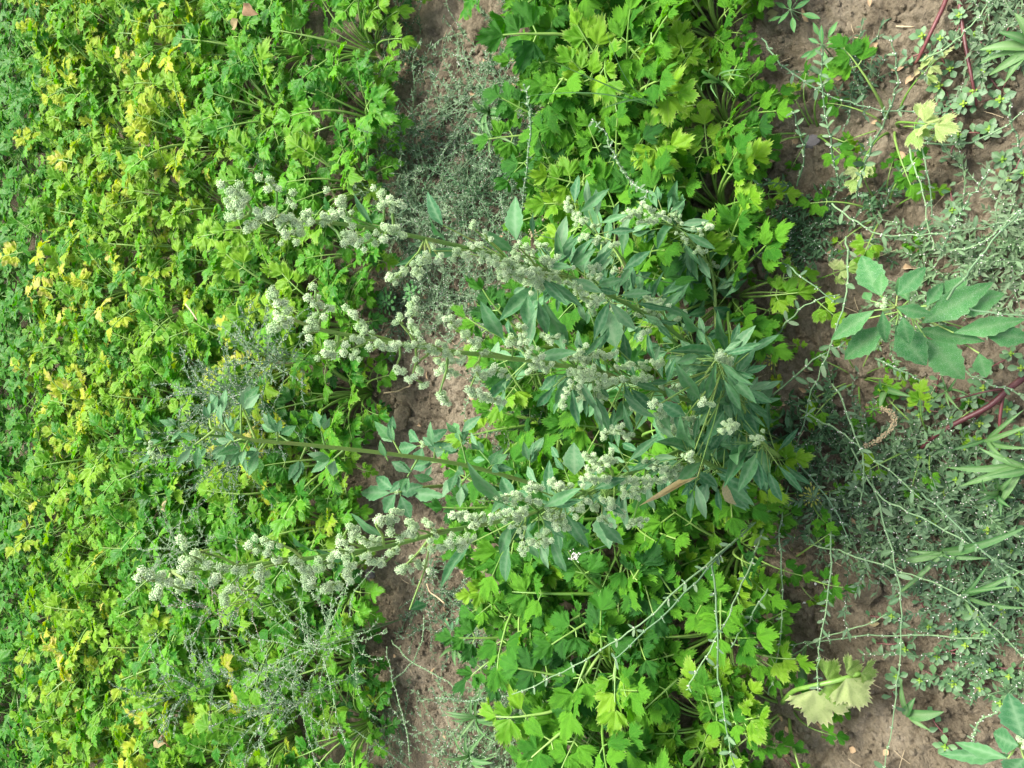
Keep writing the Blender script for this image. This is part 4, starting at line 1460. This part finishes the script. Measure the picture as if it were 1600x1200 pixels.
# ------------------------------------------------------------------ grass
def grass(label, px, py, z, blades, seed):
    q = random.Random(seed)
    b = at_z(px, py, z)
    b.z = gz(b.x, b.y)
    rt = root('grass_tuft', b, label, 'grass')
    P0 = at_z(px, py, z)
    for tx, ty, tz, wd in blades:
        Q = at_z(tx, ty, tz)
        P = P0 + Vector((q.uniform(-1, 1), q.uniform(-1, 1), 0)) * .004
        L_ = (Q - P).length
        bl = blade(GRASSP, 1, 1, 0, 0, .0, q, 1)
        v = bl.v.copy()
        v[:, 2] += np.abs(v[:, 1]) * .5 * wd * mpp(P) / L_
        v[:, 2] += .13 * np.sin(np.clip(v[:, 0], 0, 1) * math.pi) * 1
        bl = Geo(v, bl.f, bl.m, bl.mi)
        Mx = frame(P, Q - P, Vector((q.uniform(-.3, .3), q.uniform(-.3, .3), 1)), L_, wd * mpp(P), L_)
        link('blade', mesh('grass_blade', bl, [M['grass']]), rt, local(rt, Mx))
    part('stem', tube([b, P0, P0 + (P0 - b) * .1 + Vector((0, 0, .002))], .0016, 5), M['grass'], rt)


def rb(px, py, n, l, wd, z, q):
    out = []
    for i in range(n):
        a = i / n * 6.28 + q.uniform(-.4, .4)
        r = l * q.uniform(.6, 1.1)
        out.append((px + r * math.cos(a), py + r * math.sin(a), z + q.uniform(0, .05), wd * q.uniform(.7, 1.2)))
    return out


q = random.Random(5)
grass('broad-bladed crabgrass reaching right over the soil at the lower right', 1472, 862, .05,
      [(1400, 876, .05, 11), (1575, 832, .09, 12), (1610, 820, .10, 13), (1485, 905, .03, 7), (1545, 872, .06, 8), (1395, 935, .02, 7), (1420, 860, .05, 6)], 1)
grass('long crabgrass blades lying under the goosefoot at the right edge', 1600, 730, .06,
      [(1478, 730, .05, 12), (1500, 760, .05, 12), (1530, 700, .07, 10), (1560, 790, .05, 12), (1540, 745, .08, 12), (1640, 700, .09, 14)], 2)
grass('crabgrass blades at the right edge beside the top purslane', 1612, 72, .06,
      [(1530, 78, .07, 16), (1545, 118, .05, 14), (1560, 50, .09, 14), (1570, 130, .05, 12), (1585, 20, .09, 16), (1530, 100, .05, 10)], 3)
grass('grass blades on the path near the top beside the upper celery clump', 765, 175, .03, rb(765, 175, 11, 46, 7, .05, q), 4)
grass('dark grass tuft on the path below the topmost bare patch', 770, 215, .03, rb(770, 215, 9, 40, 6, .04, q), 5)
grass('grass tuft at the bottom edge where path meets near celery', 745, 1120, .03, rb(745, 1120, 12, 48, 6, .05, q), 6)
grass('grass tuft with one pale blade at the bottom end of the path', 735, 1180, .03, rb(735, 1180, 8, 45, 6, .05, q) + [(770, 1192, .08, 12)], 7)
grass('grass tuft between the celery and the lower bare path patch', 715, 1010, .02, rb(715, 1010, 7, 34, 8, .03, q), 8)
grass('fine grass blades beneath the white budded knotgrass under the mealy goosefoot', 1480, 610, .02, rb(1480, 610, 7, 40, 4, .03, q), 9)
grass('grass blades standing on the soil left of the curled celery leaves', 1385, 610, .01, [(1375, 640, .03, 10), (1425, 620, .05, 10), (1375, 590, .04, 6)], 10)
grass('broad dark blade pair on the soil left of the corner goosefoot', 1418, 1115, .02, [(1475, 1112, .03, 18), (1408, 1060, .05, 9), (1455, 1142, .03, 7), (1430, 1090, .04, 12)], 11)
grass('two thin grass stalks arching across the upper celery clump', 1030, 170, .2,
      [(860, 95, .42, 2.2), (820, 150, .38, 2.2), (940, 170, .36, 5), (945, 40, .4, 2)], 12)
grass('grass blades among the celery right of the upper clump', 1125, 130, .12, rb(1125, 130, 7, 40, 5, .2, q), 13)
grass('grass blade lying on the soil left of the lower bare patch beside the wilted leaf', 1258, 1070, .02, [(1255, 1015, .04, 14), (1262, 1000, .03, 8)], 14)
grass('grass blades at the right edge above the corner goosefoot', 1560, 770, .03, rb(1560, 770, 8, 45, 8, .05, q), 15)


grass('long grass blades sweeping right from the purslane below the crabgrass', 1500, 930, .04,
      [(1600, 890, .08, 8), (1610, 950, .06, 8), (1560, 1000, .05, 6), (1590, 915, .1, 6), (1545, 880, .08, 6)], 16)
grass('dark grass blades in the middle of the right edge above the crabgrass', 1540, 690, .03,
      [(1620, 660, .08, 8), (1615, 700, .07, 8), (1600, 640, .07, 7), (1470, 705, .05, 6), (1580, 725, .08, 6)], 17)
for i_, (px_, py_, n_, l_, lab_) in enumerate((
        (1560, 850, 30, .15, 'tangled knotgrass between the crabgrass and the right edge'),
        (1590, 1010, 26, .14, 'tangled knotgrass at the right edge above the corner goosefoot'),
        (1450, 740, 26, .14, 'tangled knotgrass just below the thick red stem'),
        (470, 1020, 22, .2, 'thin knotgrass strands over the far bed near the lower path'),
        (250, 860, 20, .18, 'thin knotgrass strands above the far bed behind the lowest seed heads'))):
    clump(lab_, px_, py_, .03 if px_ > 600 else .32, n_, l_, 1400 + i_, .016 if px_ > 600 else .011, .5, 'kleaf' if i_ % 2 else 'kleaf2')


# ------------------------------------------------------------------ seedlings
def seedling(label, px, py, z, n, l, wr, mk, seed, prof=OVAL, name='seedling', cat='seedling', rings=1):
    q = random.Random(seed)
    p = at_z(px, py, z)
    b = Vector((p.x, p.y, gz(p.x, p.y)))
    rt = root(name, b, label, cat)
    part('stem', tube([b, p], .0013, 4), M['kstem'], rt)
    me = mesh('seedling_leaf', blade(prof, 1, wr, .2, .1, .1, q, 2), [M[mk]])
    for i in range(n):
        a = i * 2.4
        d = Vector((math.cos(a), math.sin(a), q.uniform(-.1, .6)))
        r = (i / n) * l * rings
        P = p + Vector((math.cos(a), math.sin(a), 0)) * r * .8 - Vector((0, 0, .3 * r))
        if r > .004:
            part('leaf_stalk', tube([p, P], .0007, 3, False), M['kstem'], rt)
        link('leaf', me, rt, local(rt, frame(P, d, (q.uniform(-.3, .3), q.uniform(-.3, .3), 1), l * q.uniform(.8, 1.2))))


seedling('seedling with smooth oval leaves on bare soil at the lower far celery edge', 544, 1068, .04, 8, .026, .5, 'seedling', 1)
seedling('small lobed green seedling on the path between uppermost and middle long stems', 600, 470, .05, 26, .014, .7, 'seedling', 2, rings=2.6)
seedling('small lobed green seedling beside the path edge below the seed heads', 640, 455, .04, 18, .013, .7, 'seedling', 3, rings=2.2)
seedling('blue green seedling on bare soil beside the near celery row, lower path', 706, 985, .04, 7, .026, .4, 'goose', 4)
seedling('narrow-leaved seedling at the upper end of the near soil, top edge', 1285, 70, .05, 9, .03, .3, 'seedling', 5, LANCE)
seedling('narrow-leaved green seedling in the top edge left of the bare soil', 1235, 15, .05, 8, .03, .3, 'seedling', 6, LANCE)
seedling('fluffy yellow seedling by the goosefoot base right of its leaves', 1205, 560, .05, 20, .008, .35, 'moss', 7, rings=2.5)
seedling('fluffy yellow seedling among stems below the goosefoot base', 1268, 775, .05, 24, .009, .35, 'moss', 8, rings=2.5)
seedling('bright green tip beside the curled brown seed spike', 1365, 640, .06, 12, .010, .3, 'cel', 9)

# curled brown pigweed spike
pts = smooth_path([at_z(*p) for p in ((1352, 697, .05), (1370, 688, .07), (1386, 676, .08), (1397, 660, .085), (1392, 645, .085), (1378, 638, .08))], 6)
b = pts[0].copy()
b.z = gz(b.x, b.y)
rt = root('seed_spike', b, 'curled buff seed spike arching over the soil left of the red stem', 'seed spike')
part('stem', tube([b] + pts, .0012, 4), M['kstem'], rt)
gs = []
for p in pts:
    for k in range(16):
        gs.append(ball(p + Vector((q.gauss(0, 1), q.gauss(0, 1), q.gauss(0, 1))) * .0021, q.uniform(.0006, .0014)))
part('spike', join(gs), M['spike'], rt, stuff=True)

# withered flower heads seen between the leaves
for px, py, z, lab in ((833, 365, .3, 'withered pinkish flower head beside the upper celery clump'),
                       (898, 868, .34, 'small white flower cluster below the lowest long stem'),
                       (1160, 812, .12, 'withered pinkish flower head at the foot of the goosefoot'),
                       (972, 425, .4, 'tiny dry flower head between the two short goosefoots')):
    p = at_z(px, py, z)
    rt = root('flower_head', Vector((p.x, p.y, gz(p.x, p.y))), lab, 'flower head')
    part('stem', tube([Vector((p.x, p.y, gz(p.x, p.y))), p], .0009, 4), M['kstem'], rt)
    part('florets', join([ball(p + Vector((q.gauss(0, 1), q.gauss(0, 1), q.gauss(0, .6))) * .005, q.uniform(.0007, .0016)) for _ in range(45)]), M['kflower'] if 'white' in lab else M['spike'], rt, stuff=True)


# ------------------------------------------------------------------ stones, flecks, straw, dead leaves
def stone(px, py, r, label, mk='stone', seed=1, flat=.7, cat='stone', name='stone', sx=1.3):
    q = random.Random(seed)
    p = at_z(px, py, 0)
    z = gz(p.x, p.y)
    gg = lump(r, q, .18, True, flat)
    gg.v[:, 0] *= sx
    o = link(name, mesh(name, gg, [M[mk]], False), None, Matrix.Translation((p.x, p.y, z + r * .3)) @ Matrix.Rotation(q.uniform(0, 3), 4, 'Z'))
    o['label'], o['category'] = label, cat
    return o


stone(583, 897, .016, 'purplish grey stone on the path under the lowest long stem', seed=2)
stone(1262, 216, .012, 'dark bluish stone half hidden at the upper right celery edge', seed=3)
stone(1545, 960, .012, 'pale grey stone among purslane near the right edge', seed=4)
stone(180, 338, .035, 'brown clod showing in a gap of the far celery bed', 'soil', 5, .6, 'soil clod', 'soil_clod')
stone(1352, 925, .022, 'flat squarish clod on the lower right bare soil', 'soil', 6, .5, 'soil clod', 'soil_clod')
stone(700, 105, .030, 'large rounded clod at the top of the path', 'soil', 7, .5, 'soil clod', 'soil_clod', 1.5)
stone(630, 650, .028, 'large clod on the path between middle long stem and young goosefoot', 'soil', 8, .6, 'soil clod', 'soil_clod')
stone(1470, 190, .013, 'clod between the small pale celery plant and the purslane', 'soil', 9, .55, 'soil clod', 'soil_clod')
stone(1490, 240, .013, 'small clod right of the upright budded knotgrass', 'soil', 10, .55, 'soil clod', 'soil_clod')
for i, (px, py, r, lab) in enumerate(((1273, 913, .0022, 'white petal fleck on lower bare soil, upper of two'), (1257, 943, .003, 'white petal fleck on lower bare soil, lower of two'),
                                      (550, 1028, .003, 'white fleck on dark soil at the lower path edge'), (723, 470, .003, 'round white fleck in the knotgrass on the path'),
                                      (571, 693, .003, 'round white fleck near the young goosefoot stem'), (1215, 556, .003, 'white fleck in the dark hollow right of the goosefoot'),
                                      (1588, 628, .0035, 'white fleck on the soil near the red stem'))):
    stone(px, py, r, lab, 'fleck', 20 + i, .5, 'fleck', 'white_fleck')


def straw(label, pts3, r=.0016, mk='straw'):
    pts = smooth_path([at_z(*p) for p in pts3])
    b = pts[0].copy()
    gg = tube(pts, r, 5)
    gg.v = gg.v - np.array(tuple(b))
    o = link('dry_stalk', mesh('dry_stalk', gg, [M[mk]]), None, Matrix.Translation(b))
    o['label'], o['category'] = label, 'dry stalk'


straw('bent pale straw stalk on the path below the middle long stem', [(600, 614, .02), (622, 611, .02), (632, 606, .02), (641, 602, .03), (634, 590, .03)], .0022)
straw('pale pinkish bare stalk leaning out of the near celery onto the path', [(667, 912, .06), (672, 925, .06), (682, 932, .06), (695, 943, .06)], .0022)
straw('yellow straw lying beside the lowest long stem over the path edge', [(550, 824, .05), (575, 812, .05), (598, 803, .05)], .002)
straw('thin dry stalk in the far celery gap at left', [(290, 475, .3), (300, 488, .3), (308, 500, .3)], .002)
straw('short straw on the top right bare soil', [(1400, 41, .01), (1428, 42, .01)], .0013)
straw('thin brown root hair looping over the path beside the middle stem', [(596, 520, .02), (603, 498, .03), (612, 494, .03), (620, 505, .02)], .0007, 'kdry')
straw('thin reddish stem at the bottom left of the wilted leaf', [(1205, 1172, .02), (1225, 1186, .02), (1240, 1200, .02)], .0012, 'redstem')

q = random.Random(77)
DL = [mesh('dead_leaf', blade([.1, .7, 1, .8, .5, .1], 1, .7, .5, .4, .5, random.Random(i), 2), [M[k]]) for i, k in enumerate(('dryleaf', 'cel_dry', 'cel_dry'))]
for i, (px, py, z, l, lab) in enumerate((
        (640, 385, .02, .035, 'tan dead leaves heap under the uppermost long stem, left piece'), (625, 395, .02, .03, 'tan dead leaves heap under the uppermost long stem, lower piece'),
        (655, 378, .02, .03, 'tan dead leaves heap under the uppermost long stem, right piece'), (545, 803, .06, .04, 'crumpled orange tan dead leaf at the far celery edge above the lowest stem'),
        (1212, 15, .03, .03, 'tan dead leaf at the top edge right of the upper celery'), (1431, 97, .03, .014, 'small round pinkish dead leaf beside the purslane'),
        (380, 10, .2, .05, 'dry brown leaf in the gap at the top left'), (372, 30, .18, .05, 'second dry brown leaf in the gap at the top left, below'),
        (258, 800, .3, .04, 'pale dry leaf in the far celery below the yellow patch'), (255, 1145, .28, .05, 'brown dead leaf in the gap near the bottom left'),
        (240, 1160, .28, .04, 'smaller dead leaf in the gap near the bottom left'), (1355, 975, .01, .018, 'grey crumpled dead leaf on lower bare soil'))):
    P = at_z(px, py, z)
    if px < 560 and z < .1 or z < .05:
        P.z = gz(P.x, P.y) + .012
    o = link('dead_leaf', DL[i % 3], None, frame(P, (q.uniform(-1, 1), q.uniform(-1, 1), 0), (q.uniform(-.3, .3), q.uniform(-.3, .3), 1), l))
    o['label'], o['category'] = lab, 'dead leaf'
print('objects', len(scene.objects))
